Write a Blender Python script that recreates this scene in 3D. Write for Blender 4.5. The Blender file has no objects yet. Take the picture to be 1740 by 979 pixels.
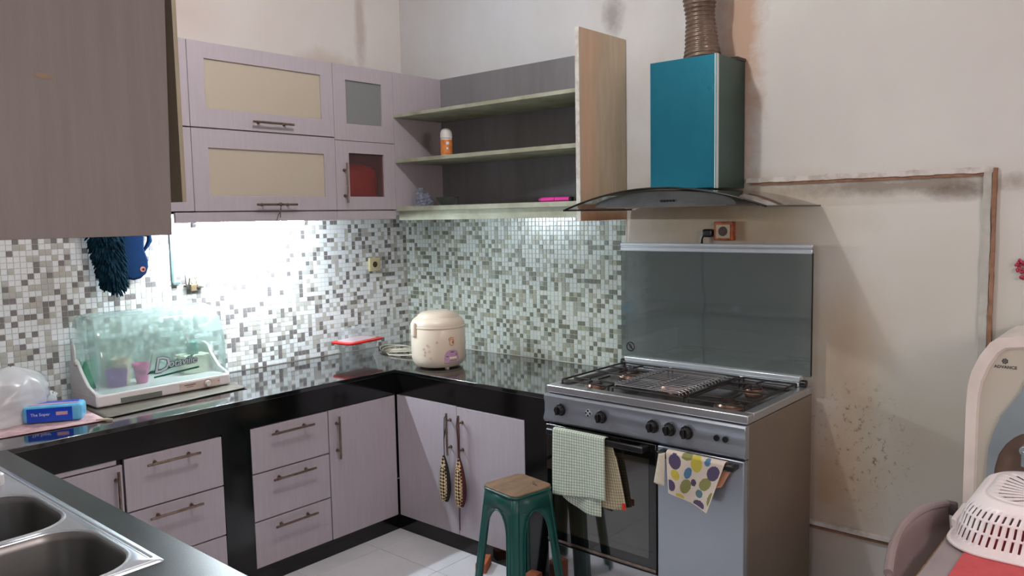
import bpy, bmesh, math, random
from mathutils import Vector, Matrix, noise
random.seed(7)
SC = bpy.context.scene
C = SC.collection
PI = math.pi

# ------------------------------------------------------------------ camera
cam_data = bpy.data.cameras.new('camera')
cam = bpy.data.objects.new('camera', cam_data); C.objects.link(cam)
cam_data.sensor_width = 36.0; cam_data.sensor_fit = 'HORIZONTAL'
cam_data.lens = 1347.0 / 1740 * 36
cam_data.clip_start = 0.02
_R = Vector((0.6528848, -0.75722311, -0.01883062)); _U = Vector((0.0812833, 0.04532314, 0.99566)); _F = Vector((0.7530833, 0.6515819, -0.09114038))
M = Matrix((_R, _U, -_F)).transposed().to_4x4(); M.translation = Vector((-3.26571748, -3.67701904, 1.60454391))
cam.matrix_world = M
SC.camera = cam
# ------------------------------------------------------------------ light and exposure
SC.view_settings.view_transform = 'Standard'; SC.view_settings.look = 'None'
SC.view_settings.exposure = 0.0; SC.view_settings.gamma = 1.0; SC.view_settings.use_curve_mapping = False
w = bpy.data.worlds.new('world'); SC.world = w; w.use_nodes = True
w.node_tree.nodes['Background'].inputs[0].default_value = (0.6, 0.7, 0.8, 1); w.node_tree.nodes['Background'].inputs[1].default_value = 0.2

def lamp(name, kind, loc, power, col, size=0.05, rot=None, size_y=None, spread=None):
    d = bpy.data.lights.new(name, kind); o = bpy.data.objects.new(name, d); C.objects.link(o)
    d.energy = power; d.color = col; o.location = loc
    if kind == 'POINT': d.shadow_soft_size = size
    if kind == 'AREA':
        d.size = size
        if size_y: d.shape = 'RECTANGLE'; d.size_y = size_y
    if rot: o.rotation_euler = rot
    return o
lamp('ceiling_bulb_light', 'POINT', (-1.78, -1.80, 3.10), 54, (1.0, 0.975, 0.96), 0.045)
lamp('room_fill_light', 'POINT', (-2.1, -4.95, 1.9), 56, (1.0, 0.87, 0.85), 0.35)  # added fill behind the camera to brighten the cabinet fronts
lamp('cool_fill_light', 'AREA', (-4.66, -2.6, 1.9), 15, (0.85, 0.94, 1.0), 1.2, (0, -PI/2, 0), 1.2)  # added cool fill at the unseen left wall, which has no window
TUBE_STRENGTH = 420.0
SC.cycles.transparent_max_bounces = 40

# ------------------------------------------------------------------ materials
def lin(c):
    r = []
    for v in c[:3]:
        v = v / 255.0
        r.append(v / 12.92 if v <= 0.04045 else ((v + 0.055) / 1.055) ** 2.4)
    return (r[0], r[1], r[2], 1.0)
class NT:
    def __init__(s, name):
        s.m = bpy.data.materials.new(name); s.m.use_nodes = True
        s.t = s.m.node_tree; s.n = s.t.nodes; s.l = s.t.links
        s.b = s.n['Principled BSDF']; s.out = s.n['Material Output']
    def node(s, typ, **kw):
        n = s.n.new(typ)
        for k, v in kw.items(): setattr(n, k, v)
        return n
    def link(s, a, b): s.l.new(a, b)
    def coords(s, scale=(1, 1, 1), rot=(0, 0, 0)):
        tc = s.node('ShaderNodeTexCoord'); mp = s.node('ShaderNodeMapping')
        mp.inputs['Scale'].default_value = scale; mp.inputs['Rotation'].default_value = rot
        s.link(tc.outputs['Object'], mp.inputs[0]); return mp.outputs[0]
    def noise(s, vec, scale, detail=4, rough=0.6, dist=0.0):
        n = s.node('ShaderNodeTexNoise'); n.inputs['Scale'].default_value = scale
        n.inputs['Detail'].default_value = detail; n.inputs['Roughness'].default_value = rough; n.inputs['Distortion'].default_value = dist
        s.link(vec, n.inputs['Vector']); return n.outputs['Fac']
    def ramp(s, fac, a, b, lo=0.0, hi=1.0):
        r = s.node('ShaderNodeMapRange'); r.inputs[1].default_value = a; r.inputs[2].default_value = b
        r.inputs[3].default_value = lo; r.inputs[4].default_value = hi; s.link(fac, r.inputs[0]); return r.outputs[0]
    def mix(s, fac, a, b):
        n = s.node('ShaderNodeMix', data_type='RGBA')
        if isinstance(fac, float): n.inputs[0].default_value = fac
        else: s.link(fac, n.inputs[0])
        for i, v in ((6, a), (7, b)):
            if isinstance(v, tuple): n.inputs[i].default_value = v
            else: s.link(v, n.inputs[i])
        return n.outputs[2]
    def math(s, op, a, b=None):
        n = s.node('ShaderNodeMath', operation=op)
        for i, v in ((0, a), (1, b)):
            if v is None: continue
            if isinstance(v, (int, float)): n.inputs[i].default_value = v
            else: s.link(v, n.inputs[i])
        return n.outputs[0]
    def bump(s, h, dist=0.001, strength=0.5):
        n = s.node('ShaderNodeBump'); n.inputs['Distance'].default_value = dist; n.inputs['Strength'].default_value = strength
        s.link(h, n.inputs['Height']); s.link(n.outputs[0], s.b.inputs['Normal'])
    def blob(s, pos, rad, nz, soft=0.35):
        """0..1 mask of a stain or painted-in light or shade around pos (object = world space here), broken by noise"""
        tc = s.node('ShaderNodeTexCoord'); sub = s.node('ShaderNodeVectorMath', operation='SUBTRACT')
        s.link(tc.outputs['Object'], sub.inputs[0]); sub.inputs[1].default_value = pos
        mul = s.node('ShaderNodeVectorMath', operation='MULTIPLY'); s.link(sub.outputs[0], mul.inputs[0])
        mul.inputs[1].default_value = tuple(1.0 / r for r in rad)
        ln = s.node('ShaderNodeVectorMath', operation='LENGTH'); s.link(mul.outputs[0], ln.inputs[0])
        d = s.math('ADD', ln.outputs['Value'], s.math('MULTIPLY', s.math('SUBTRACT', nz, 0.5), 1.4))
        return s.ramp(d, 1.0, 1.0 - soft * 2, 0.0, 1.0)

def mat(name, c, rough=0.5, metal=0.0, c2=None, nscale=8.0, stretch=(1, 1, 1), bumpd=0.0, coat=0.0, spec=0.5, rvar=0.0, detail=4, lohi=(0.35, 0.7), aniso=0.0, emit=0.0, sheen=0.0):
    s = NT(name); b = s.b
    b.inputs['Roughness'].default_value = rough; b.inputs['Metallic'].default_value = metal
    b.inputs['Specular IOR Level'].default_value = spec; b.inputs['Coat Weight'].default_value = coat
    b.inputs['Coat Roughness'].default_value = 0.08
    if sheen: b.inputs['Sheen Weight'].default_value = sheen
    if c2 is None: c2 = tuple(max(0, v * 0.93) for v in c)
    v = s.coords(stretch); n = s.noise(v, nscale, detail)
    s.link(s.mix(s.ramp(n, lohi[0], lohi[1]), lin(c), lin(c2)), b.inputs['Base Color'])
    if rvar: s.link(s.ramp(n, 0.3, 0.7, rough - rvar, rough + rvar), b.inputs['Roughness'])
    if bumpd: s.bump(n, bumpd)
    if emit:
        b.inputs['Emission Color'].default_value = lin(c); b.inputs['Emission Strength'].default_value = emit
    return s.m

def clear(name, tint, rough=0.02, haze=0.0, hazec=(200, 220, 215), ior=1.45, nz=0.0, refl=1.0):
    """thin clear plastic or glass: tinted see-through + fresnel mirror + some milky haze"""
    s = NT(name); s.n.remove(s.b)
    tr = s.node('ShaderNodeBsdfTransparent'); tr.inputs[0].default_value = lin(tint)
    gl = s.node('ShaderNodeBsdfGlossy'); gl.inputs['Roughness'].default_value = rough; gl.inputs['Color'].default_value = (1, 1, 1, 1)
    fc = s.node('ShaderNodeLayerWeight'); fc.inputs[0].default_value = 0.5
    v = s.coords()
    df = s.node('ShaderNodeBsdfDiffuse'); df.inputs[0].default_value = lin(hazec)
    tl = s.node('ShaderNodeBsdfTranslucent'); tl.inputs[0].default_value = lin(hazec)
    m0 = s.node('ShaderNodeMixShader'); m0.inputs[0].default_value = 0.4; s.link(df.outputs[0], m0.inputs[1]); s.link(tl.outputs[0], m0.inputs[2])
    m1 = s.node('ShaderNodeMixShader'); s.link(tr.outputs[0], m1.inputs[1]); s.link(m0.outputs[0], m1.inputs[2])
    if nz: s.link(s.ramp(s.noise(v, nz, 4), 0.3, 0.75, haze * 0.6, min(1, haze * 1.4)), m1.inputs[0])
    else: m1.inputs[0].default_value = haze
    m2 = s.node('ShaderNodeMixShader'); s.link(s.math('MULTIPLY', s.math('ADD', s.math('MULTIPLY', s.math('POWER', fc.outputs['Facing'], 4.0), 0.85), 0.045), refl), m2.inputs[0]); s.link(m1.outputs[0], m2.inputs[1]); s.link(gl.outputs[0], m2.inputs[2])
    s.link(m2.outputs[0], s.out.inputs[0])
    return s.m

def frosted(name, c, trans=0.5, rough=0.55):
    s = NT(name); b = s.b
    b.inputs['Base Color'].default_value = lin(c); b.inputs['Transmission Weight'].default_value = trans
    b.inputs['Roughness'].default_value = rough; b.inputs['IOR'].default_value = 1.2
    return s.m

def paint(name, base, base2, stains_and_shade, rough=0.62, bumpd=0.002):  # the blobs hold real stains and some painted-in shadows
    s = NT(name); b = s.b; b.inputs['Roughness'].default_value = rough; b.inputs['Specular IOR Level'].default_value = 0.25
    v = s.coords(); n1 = s.noise(v, 1.6, 5); n2 = s.noise(v, 9.0, 6, 0.7); n3 = s.noise(v, 60.0, 4, 0.7)
    col = s.mix(s.ramp(n1, 0.35, 0.7), lin(base), lin(base2))
    for pos, rad, c, k, kind in stains_and_shade:
        if kind == 'spots':
            m = s.math('MULTIPLY', s.blob(pos, rad, n1, 0.5), s.ramp(s.noise(v, 34.0, 6, 0.75), 0.56, 0.63))
        elif kind == 'soft':
            m = s.blob(pos, rad, n1, 0.5)
        else:
            m = s.blob(pos, rad, n2, 0.35)
        col = s.mix(s.math('MULTIPLY', m, k), col, lin(c))
    s.link(col, b.inputs['Base Color'])
    s.bump(s.math('ADD', n2, s.math('MULTIPLY', n3, 0.25)), bumpd, 0.35)
    return s.m

MT = {}
lam_c, lam_d = (177, 169, 177), (171, 162, 170)
MT['laminate'] = mat('laminate', lam_c, 0.42, c2=lam_d, nscale=22, stretch=(3.2, 3.2, 0.28), detail=6, coat=0.1)
MT['laminate_cool'] = MT['laminate']
MT['taupe'] = mat('taupe_laminate', (132, 123, 120), 0.5, c2=(126, 116, 113), nscale=12, stretch=(3, 3, 0.22), detail=4)
MT['carcass'] = mat('carcass_board', (150, 132, 134), 0.6, c2=(128, 112, 114), nscale=14, stretch=(2, 2, 0.3))
MT['dark_gap'] = mat('dark_gap', (40, 28, 26), 0.8)
MT['shelf_back'] = mat('shelf_back', (130, 130, 136), 0.55, c2=(118, 117, 122), nscale=5, stretch=(2, 2, 0.3), detail=5)
MT['shelf_edge'] = mat('shelf_edge', (168, 172, 156), 0.8, spec=0.2, c2=(140, 140, 120), nscale=7)
MT['raw_edge'] = mat('raw_edge', (205, 205, 200), 0.6, c2=(170, 168, 160), nscale=30)
MT['olive'] = mat('olive_board', (176, 166, 144), 0.6, c2=(162, 152, 130), nscale=14, stretch=(3, 3, 0.2))
def stained_lit_board():
    s = NT('stained_lit_board'); b = s.b; b.inputs['Roughness'].default_value = 0.42
    v = s.coords((3, 3, 0.4)); n = s.noise(v, 9, 6); n1 = s.noise(s.coords(), 3, 3)
    col = s.mix(s.ramp(n, 0.35, 0.7), lin((202, 182, 156)), lin((180, 164, 134)))
    col = s.mix(s.math('MULTIPLY', s.blob((-0.125, -0.63, 0.4), (0.10, 0.3, 0.9), n1, 0.5), 0.65), col, lin((222, 176, 146)))  # warm reflected light painted over the front part of the board
    col = s.mix(s.math('MULTIPLY', s.blob((0.0, -0.63, -0.02), (0.5, 0.3, 0.075), n, 0.5), 0.9), col, lin((150, 84, 40)))
    s.link(col, b.inputs['Base Color']); return s.m
MT['stained_lit_board'] = stained_lit_board()
MT['granite'] = mat('black_granite', (14, 17, 17), 0.055, c2=(34, 40, 40), nscale=240, detail=2, lohi=(0.52, 0.75), spec=0.95, coat=0.6)
def worn_sheen_granite():
    s = NT('worn_sheen_granite'); b = s.b; b.inputs['Specular IOR Level'].default_value = 0.45
    v = s.coords(); n = s.noise(v, 3, 3, 0.5); n2 = s.noise(v, 240, 2)
    col = s.mix(s.ramp(n2, 0.5, 0.75), lin((26, 32, 32)), lin((58, 66, 66)))
    s.link(s.mix(s.ramp(n, 0.45, 0.8, 0, 0.35), col, lin((70, 84, 84))), b.inputs['Base Color'])  # grey-green of the reflected ceiling and walls put into the colour
    b.inputs['Roughness'].default_value = 0.3; return s.m
MT['worn_sheen_granite'] = worn_sheen_granite()
MT['black_gloss'] = mat('black_gloss', (9, 9, 9), 0.12, c2=(14, 14, 14), nscale=3, spec=0.5)
MT['grout'] = mat('grout', (206, 206, 200), 0.85, c2=(190, 188, 180), nscale=30)
def tile_mat(name, c, c2, rough=0.26):
    s = NT(name); b = s.b; b.inputs['Roughness'].default_value = rough; b.inputs['Coat Weight'].default_value = 0.08
    v = s.coords(); n = s.noise(v, 40, 4)
    s.link(s.mix(s.ramp(n, 0.3, 0.7), lin(c), lin(c2)), b.inputs['Base Color']); return s.m
MT['tile_w'] = tile_mat('tile_white', (224, 228, 230), (232, 236, 238))
MT['tile_g'] = tile_mat('tile_grey', (190, 190, 186), (176, 176, 172))
MT['tile_b'] = tile_mat('tile_greige', (192, 192, 184), (178, 177, 168))
MT['tile_d'] = tile_mat('tile_dark', (116, 112, 112), (128, 124, 123))
TILES = ['tile_w', 'tile_g', 'tile_b', 'tile_d']
MT['tile_wB'] = tile_mat('tile_pearl', (192, 204, 198), (204, 214, 208), 0.24)
MT['tile_gB'] = tile_mat('tile_sage', (158, 166, 152), (146, 154, 140), 0.24)
MT['tile_bB'] = tile_mat('tile_olive_grey', (168, 170, 152), (150, 154, 134), 0.24)
MT['tile_dB'] = tile_mat('tile_dark_olive', (104, 112, 98), (118, 122, 108), 0.24)
TILESB = ['tile_wB', 'tile_gB', 'tile_bB', 'tile_dB']
MT['floor'] = mat('floor_ceramic', (220, 221, 226), 0.18, c2=(210, 211, 217), nscale=3, coat=0.2, spec=0.5)
MT['floor_grout'] = mat('floor_grout', (150, 148, 146), 0.8)
MT['steel'] = mat('steel', (190, 190, 194), 0.32, 0.85, c2=(184, 184, 188), nscale=5)
MT['sink_steel'] = mat('sink_steel', (200, 204, 212), 0.27, 0.88, c2=(196, 200, 208), nscale=12)
MT['bowl_steel'] = mat('bowl_steel', (150, 150, 150), 0.34, 0.88, c2=(136, 136, 136), nscale=4, rvar=0.03)
MT['panel_steel'] = mat('panel_steel', (174, 180, 190), 0.28, 0.82, c2=(170, 176, 186), nscale=3)
MT['side_steel'] = mat('side_steel', (142, 128, 116), 0.42, 0.6, c2=(132, 118, 106), nscale=2)
MT['bar_steel'] = mat('bar_steel', (150, 132, 122), 0.3, 0.9, c2=(120, 98, 86), nscale=40)
MT['bright'] = mat('bright_steel', (226, 234, 240), 0.25, 0.55, c2=(210, 218, 226), nscale=8)
MT['film_blue'] = mat('blue_film_steel', (46, 138, 162), 0.3, 0.7, c2=(34, 112, 138), nscale=2.2, stretch=(1, 1, 0.6), rvar=0.05)
MT['film_side_shade'] = mat('shaded_film_steel', (74, 96, 90), 0.36, 0.7, c2=(62, 82, 78), nscale=2)  # same film as the front; its darker reflecting side put into colour
MT['film_edge'] = mat('film_edge', (214, 226, 224), 0.3, 0.3)  # white stands for the reflection on the film edge
MT['hood_steel'] = mat('hood_steel', (120, 124, 124), 0.36, 0.85, c2=(98, 100, 98), nscale=6)
MT['black'] = mat('black_plastic', (16, 15, 15), 0.3, c2=(24, 22, 22), nscale=20)
MT['black_glass'] = mat('black_glass', (10, 10, 10), 0.04, c2=(13, 12, 11), nscale=2, spec=0.8)
MT['oven_glass'] = mat('oven_glass', (50, 46, 36), 0.04, c2=(22, 20, 16), nscale=3, spec=1.0, coat=1.0)
MT['enamel'] = mat('enamel', (26, 22, 22), 0.2, c2=(54, 36, 30), nscale=7, lohi=(0.45, 0.8), spec=0.7, rvar=0.08)
MT['cast_iron'] = mat('cast_iron', (20, 18, 18), 0.5, c2=(40, 30, 26), nscale=40)
MT['burner'] = mat('burner', (74, 54, 46), 0.4, 0.6, c2=(38, 30, 28), nscale=20)
MT['brass'] = mat('burner_ring', (136, 116, 106), 0.35, 0.8, c2=(120, 84, 64), nscale=30)
MT['duct'] = mat('duct_foil', (124, 106, 93), 0.32, 0.4, c2=(86, 70, 60), nscale=9, rvar=0.05, lohi=(0.4, 0.65))
MT['lid_glass'] = clear('lid_glass', (184, 192, 190), 0.03, 0.22, (190, 200, 200), 1.5)
MT['hood_glass'] = clear('hood_glass', (120, 114, 104), 0.05, 0.5, (104, 95, 82), 1.5)
MT['glass_edge'] = mat('glass_edge', (22, 24, 22), 0.15)
MT['frost_beige'] = frosted('frost_beige', (204, 193, 176), 0.25)
MT['frost_shade'] = frosted('frost_shade', (150, 153, 154), 0.3, 0.6)  # grey tint stands for the dark cabinet interior behind the pane
MT['frost_clear'] = clear('frost_clear', (240, 225, 225), 0.3, 0.22, (150, 120, 120))
MT['red'] = mat('red_plastic', (206, 40, 34), 0.35)
MT['dome'] = clear('dome_plastic', (236, 246, 243), 0.04, 0.33, (206, 228, 223), 1.4, 0, refl=0.9)
MT['white_plastic'] = mat('white_plastic', (226, 222, 222), 0.35, c2=(214, 208, 208), nscale=3)
MT['cream'] = mat('cream_plastic', (222, 208, 190), 0.3, c2=(214, 198, 180), nscale=3, coat=0.2)
MT['purple'] = clear('purple_plastic', (206, 160, 220), 0.1, 0.62, (170, 100, 190))
MT['pink'] = mat('pink_plastic', (236, 110, 180), 0.35)
MT['pink_hot'] = mat('pink_hot', (222, 60, 165), 0.4)
MT['green_cup'] = mat('green_cup', (96, 160, 130), 0.35)
MT['teal_bottle'] = mat('teal_bottle', (96, 160, 152), 0.35)
MT['beige_cup'] = mat('beige_cup', (220, 208, 186), 0.4)
MT['bag'] = clear('plastic_bag', (246, 249, 252), 0.22, 0.80, (250, 252, 255), 1.4, 0)
MT['clear_box'] = clear('clear_box', (244, 247, 248), 0.06, 0.22, (232, 238, 240), 1.4, refl=0.6)
MT['pack_sky'] = mat('pack_sky', (84, 176, 226), 0.3, c2=(120, 200, 236), nscale=20, coat=0.3)
MT['pack_blue'] = mat('pack_blue', (10, 66, 196), 0.3, c2=(14, 78, 206), nscale=5, coat=0.3)
MT['print_white'] = mat('print_white', (214, 222, 240), 0.5)
MT['print_pink'] = mat('print_pink', (214, 170, 190), 0.5)
MT['print_green'] = mat('print_green', (30, 110, 84), 0.5)
MT['print_dark'] = mat('print_dark', (70, 66, 60), 0.5)
MT['print_red'] = mat('print_red', (196, 70, 50), 0.5)
MT['print_brown'] = mat('print_brown', (176, 120, 110), 0.6)
MT['lilac'] = mat('lilac', (196, 158, 190), 0.4)
MT['pink_mat'] = mat('pink_mat', (212, 178, 178), 0.6, c2=(180, 146, 150), nscale=16, detail=8, lohi=(0.45, 0.6))
MT['grey_mat'] = mat('grey_mat', (104, 98, 86), 0.6, c2=(84, 78, 70), nscale=9, detail=6)
MT['navy'] = mat('navy_chenille', (8, 30, 44), 0.9, c2=(12, 44, 58), nscale=40, spec=0.1)
MT['blue_fabric'] = mat('blue_fabric', (8, 34, 66), 0.9, c2=(6, 28, 56), nscale=30, spec=0.1)
MT['eye_orange'] = mat('eye_orange', (170, 100, 80), 0.5)
MT['green_plastic'] = mat('green_plastic', (10, 78, 72), 0.38, c2=(8, 68, 62), nscale=4)
MT['stool_board'] = mat('stool_board', (134, 108, 84), 0.6, c2=(106, 84, 64), nscale=9, stretch=(1, 4, 1), detail=7)
MT['terracotta'] = mat('terracotta', (176, 96, 62), 0.85, c2=(150, 78, 52), nscale=20)
MT['socket_orange'] = mat('socket_orange', (176, 84, 36), 0.45, c2=(120, 52, 24), nscale=30, lohi=(0.4, 0.6))
MT['socket_cream'] = mat('socket_cream', (214, 204, 160), 0.4)
MT['trim_white'] = mat('chipped_paint', (204, 198, 194), 0.7, c2=(176, 168, 160), nscale=16, detail=7, lohi=(0.45, 0.62))
MT['trim_brown'] = mat('bare_mortar', (150, 112, 88), 0.85, c2=(120, 86, 66), nscale=24)
MT['trim_grey'] = mat('grey_mortar', (182, 180, 174), 0.8, c2=(164, 162, 154), nscale=20)
MT['grey_chair'] = mat('grey_chair', (142, 126, 126), 0.35, c2=(128, 112, 112), nscale=3)
MT['chair_dark'] = mat('chair_dark', (84, 74, 74), 0.4)
MT['table_top'] = mat('table_laminate', (150, 140, 142), 0.35, c2=(136, 126, 128), nscale=6)
MT['gold_edge'] = mat('gold_edge', (170, 130, 90), 0.4, 0.3, c2=(96, 70, 50), nscale=30)
MT['red_cloth'] = mat('red_cloth', (200, 82, 84), 0.7, c2=(188, 72, 80), nscale=20)
MT['basket'] = mat('basket_plastic', (240, 232, 233), 0.3, c2=(234, 224, 225), nscale=4)
MT['disp_white'] = mat('dispenser_white', (226, 214, 206), 0.3)
MT['disp_panel'] = mat('dispenser_panel', (190, 182, 168), 0.35, c2=(182, 170, 158), nscale=2)
MT['disp_silver'] = mat('dispenser_silver', (166, 176, 182), 0.25, 0.5)
MT['disp_brown'] = mat('dispenser_recess', (120, 98, 84), 0.4, c2=(84, 66, 56), nscale=3)
MT['wire'] = mat('beige_cable', (214, 208, 186), 0.5)
MT['teal_metal'] = mat('teal_metal', (88, 112, 112), 0.4)
MT['tube_glow'] = mat('tube_glow', (232, 246, 255), 0.4, emit=TUBE_STRENGTH)
MT['bottle_orange'] = mat('bottle_orange', (224, 146, 78), 0.4, c2=(200, 110, 56), nscale=40)
MT['tinted_bag'] = clear('crumpled_wrap', (214, 220, 232), 0.15, 0.5, (196, 204, 224), 1.4, 20)
MT['glass_bowl'] = clear('glass_bowl', (190, 196, 196), 0.05, 0.1)
MT['cream_cloth'] = mat('cream_cloth', (206, 196, 176), 0.85, c2=(190, 178, 158), nscale=40)
MT['orange_cloth'] = mat('orange_cloth', (206, 146, 118), 0.85)
def check_cloth(name, base, line, w, h):
    s = NT(name); b = s.b; b.inputs['Roughness'].default_value = 0.9
    tc = s.node('ShaderNodeTexCoord'); sep = s.node('ShaderNodeSeparateXYZ'); s.link(tc.outputs['UV'], sep.inputs[0])
    cmb = s.node('ShaderNodeCombineXYZ'); s.link(sep.outputs[0], cmb.inputs[0]); s.link(sep.outputs[1], cmb.inputs[1])
    br = s.node('ShaderNodeTexBrick'); br.offset = 0.0; s.link(cmb.outputs[0], br.inputs['Vector'])
    br.inputs['Scale'].default_value = 1.0; br.inputs['Brick Width'].default_value = w; br.inputs['Row Height'].default_value = h
    br.inputs['Mortar Size'].default_value = 0.0011; br.inputs['Mortar Smooth'].default_value = 0.3
    br.inputs['Color1'].default_value = lin(base); br.inputs['Color2'].default_value = lin(tuple(v * 0.95 for v in base)); br.inputs['Mortar'].default_value = lin(line)
    s.link(br.outputs['Color'], b.inputs['Base Color']); return s.m
MT['check_cloth'] = check_cloth('check_cloth', (204, 214, 198), (104, 116, 106), 0.012, 0.0125)
MT['wall_back'] = paint('wall_back_paint', (226, 223, 221), (220, 213, 210), [
    ((-0.30, 0, 2.72), (0.05, 0.3, 0.36), (168, 148, 140), 0.5, 'hard'),
    ((-1.35, 0, 2.6), (0.3, 0.3, 0.2), (200, 180, 172), 0.5, 'soft'),
    ((-0.55, 0, 2.45), (0.22, 0.3, 0.1), (190, 172, 156), 0.5, 'hard')])
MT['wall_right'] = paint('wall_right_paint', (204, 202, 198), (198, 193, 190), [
    ((0, -0.85, 2.7), (0.3, 1.35, 1.25), (216, 222, 230), 1.0, 'soft'),
    ((0, -1.52, 2.55), (0.3, 0.07, 0.12), (120, 116, 110), 0.6, 'hard'),
    ((0, -2.17, 2.45), (0.3, 0.13, 0.95), (178, 146, 124), 0.9, 'hard'),  # brown strip right of the chimney, mostly its shadow painted in
    ((0, -2.05, 1.60), (0.3, 0.72, 0.22), (150, 134, 104), 1.0, 'soft'),  # grease stain under the hood with the hood's shadow painted in
    ((0, -2.15, 1.5), (0.3, 0.6, 0.22), (166, 142, 112), 0.9, 'soft'),  # second layer of under-hood grease and painted hood shadow
    ((0, -2.9, 1.28), (0.3, 0.62, 0.5), (190, 186, 174), 0.8, 'soft'),
    ((0, -2.9, 0.7), (0.3, 0.60, 0.55), (178, 172, 156), 0.85, 'soft'),
    ((0, -2.80, 1.69), (0.3, 0.6, 0.045), (112, 96, 80), 0.7, 'hard'),
    ((0, -3.02, 1.66), (0.3, 0.14, 0.04), (92, 78, 64), 0.6, 'hard'),
    ((0, -2.62, 1.12), (0.3, 0.26, 0.30), (172, 146, 112), 0.7, 'soft'),  # brown painted where the hood's shadow falls beside the lid
    ((0, -2.7, 0.62), (0.3, 0.26, 0.30), (72, 60, 44), 0.85, 'spots'),
    ((0, -2.62, 0.74), (0.3, 0.18, 0.16), (84, 66, 50), 0.7, 'spots'),
    ((0, -2.55, 0.45), (0.3, 0.26, 0.6), (150, 118, 86), 0.8, 'soft')])  # the range's cast shadow on the wall, painted as a brown blob
MT['wall_plain'] = paint('wall_plain_paint', (208, 200, 194), (200, 190, 184), [])
MT['ceiling'] = mat('ceiling_paint', (222, 220, 216), 0.8)

# ------------------------------------------------------------------ mesh helpers
class MB:
    def __init__(s): s.v = []; s.f = []; s.m = []; s.uv = None
    def add(s, vs, fs, mi=0):
        o = len(s.v); s.v += [tuple(p) for p in vs]
        for f in fs: s.f.append(tuple(i + o for i in f)); s.m.append(mi)
        return s
    def box(s, x0, x1, y0, y1, z0, z1, mi=0):
        if x0 > x1: x0, x1 = x1, x0
        if y0 > y1: y0, y1 = y1, y0
        if z0 > z1: z0, z1 = z1, z0
        vs = [(x0, y0, z0), (x1, y0, z0), (x1, y1, z0), (x0, y1, z0), (x0, y0, z1), (x1, y0, z1), (x1, y1, z1), (x0, y1, z1)]
        return s.add(vs, [(0, 3, 2, 1), (4, 5, 6, 7), (0, 1, 5, 4), (1, 2, 6, 5), (2, 3, 7, 6), (3, 0, 4, 7)], mi)
    def cyl(s, p0, p1, r0, r1=None, n=16, mi=0):
        r1 = r0 if r1 is None else r1
        p0 = Vector(p0); p1 = Vector(p1); d = (p1 - p0).normalized()
        a = d.orthogonal().normalized(); b = d.cross(a)
        vs = []
        for p, r in ((p0, r0), (p1, r1)):
            for i in range(n):
                t = 2 * PI * i / n; vs.append(p + a * (r * math.cos(t)) + b * (r * math.sin(t)))
        fs = [(i, (i + 1) % n, n + (i + 1) % n, n + i) for i in range(n)] + [tuple(range(n - 1, -1, -1)), tuple(range(n, 2 * n))]
        return s.add(vs, fs, mi)
    def tube(s, pts, r, n=8, closed=False, mi=0):
        pts = [Vector(p) for p in pts]; L = len(pts)
        rr = r if isinstance(r, (list, tuple)) else [r] * L
        vs = []; prev = None
        for i, p in enumerate(pts):
            if closed: t = pts[(i + 1) % L] - pts[i - 1]
            else: t = pts[min(i + 1, L - 1)] - pts[max(i - 1, 0)]
            t.normalize()
            if prev is None: a = t.orthogonal().normalized()
            else:
                a = prev - t * prev.dot(t)
                a = a.normalized() if a.length > 1e-6 else t.orthogonal().normalized()
            prev = a; b = t.cross(a)
            for k in range(n):
                q = 2 * PI * k / n; vs.append(p + a * (rr[i] * math.cos(q)) + b * (rr[i] * math.sin(q)))
        fs = []
        for i in range(L if closed else L - 1):
            j = (i + 1) % L
            for k in range(n): fs.append((i * n + k, i * n + (k + 1) % n, j * n + (k + 1) % n, j * n + k))
        if not closed: fs += [tuple(range(n - 1, -1, -1)), tuple(range((L - 1) * n, L * n))]
        return s.add(vs, fs, mi)
    def lathe(s, c, prof, n=40, sx=1, sy=1, mi=0, cap=True):
        vs = []
        for r, z in prof:
            for i in range(n):
                t = 2 * PI * i / n; vs.append((c[0] + r * sx * math.cos(t), c[1] + r * sy * math.sin(t), c[2] + z))
        fs = []
        for j in range(len(prof) - 1):
            for i in range(n): fs.append((j * n + i, j * n + (i + 1) % n, (j + 1) * n + (i + 1) % n, (j + 1) * n + i))
        if cap: fs += [tuple(range(n - 1, -1, -1)), tuple(range((len(prof) - 1) * n, len(prof) * n))]
        return s.add(vs, fs, mi)
    def prism(s, poly, ax, a, b, mi=0):
        def P(u, w, t): return (t, u, w) if ax == 'x' else (u, t, w) if ax == 'y' else (u, w, t)
        n = len(poly); vs = [P(u, w, a) for u, w in poly] + [P(u, w, b) for u, w in poly]
        fs = [(i, (i + 1) % n, n + (i + 1) % n, n + i) for i in range(n)] + [tuple(range(n - 1, -1, -1)), tuple(range(n, 2 * n))]
        return s.add(vs, fs, mi)
    def grid(s, fn, nu, nv, keep=None, mi=None, closed=False):
        o = len(s.v)
        for j in range(nv + 1):
            for i in range(nu + (0 if closed else 1)): s.v.append(tuple(fn(i / nu, j / nv)))
        W = nu if closed else nu + 1
        for j in range(nv):
            for i in range(nu):
                if keep and not keep(i, j): continue
                i2 = (i + 1) % W if closed else i + 1
                s.f.append((o + j * W + i, o + j * W + i2, o + (j + 1) * W + i2, o + (j + 1) * W + i)); s.m.append(mi(i, j) if mi else 0)
        return s
def rrect(cx, cy, w, d, r, n=6):
    pts = []
    for (sx, sy, a0) in ((1, 1, 0), (-1, 1, 90), (-1, -1, 180), (1, -1, 270)):
        for k in range(n + 1):
            t = math.radians(a0 + 90 * k / n)
            pts.append((cx + sx * (w / 2 - r) + r * math.cos(t), cy + sy * (d / 2 - r) + r * math.sin(t)))
    return pts
WL = {}
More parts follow.
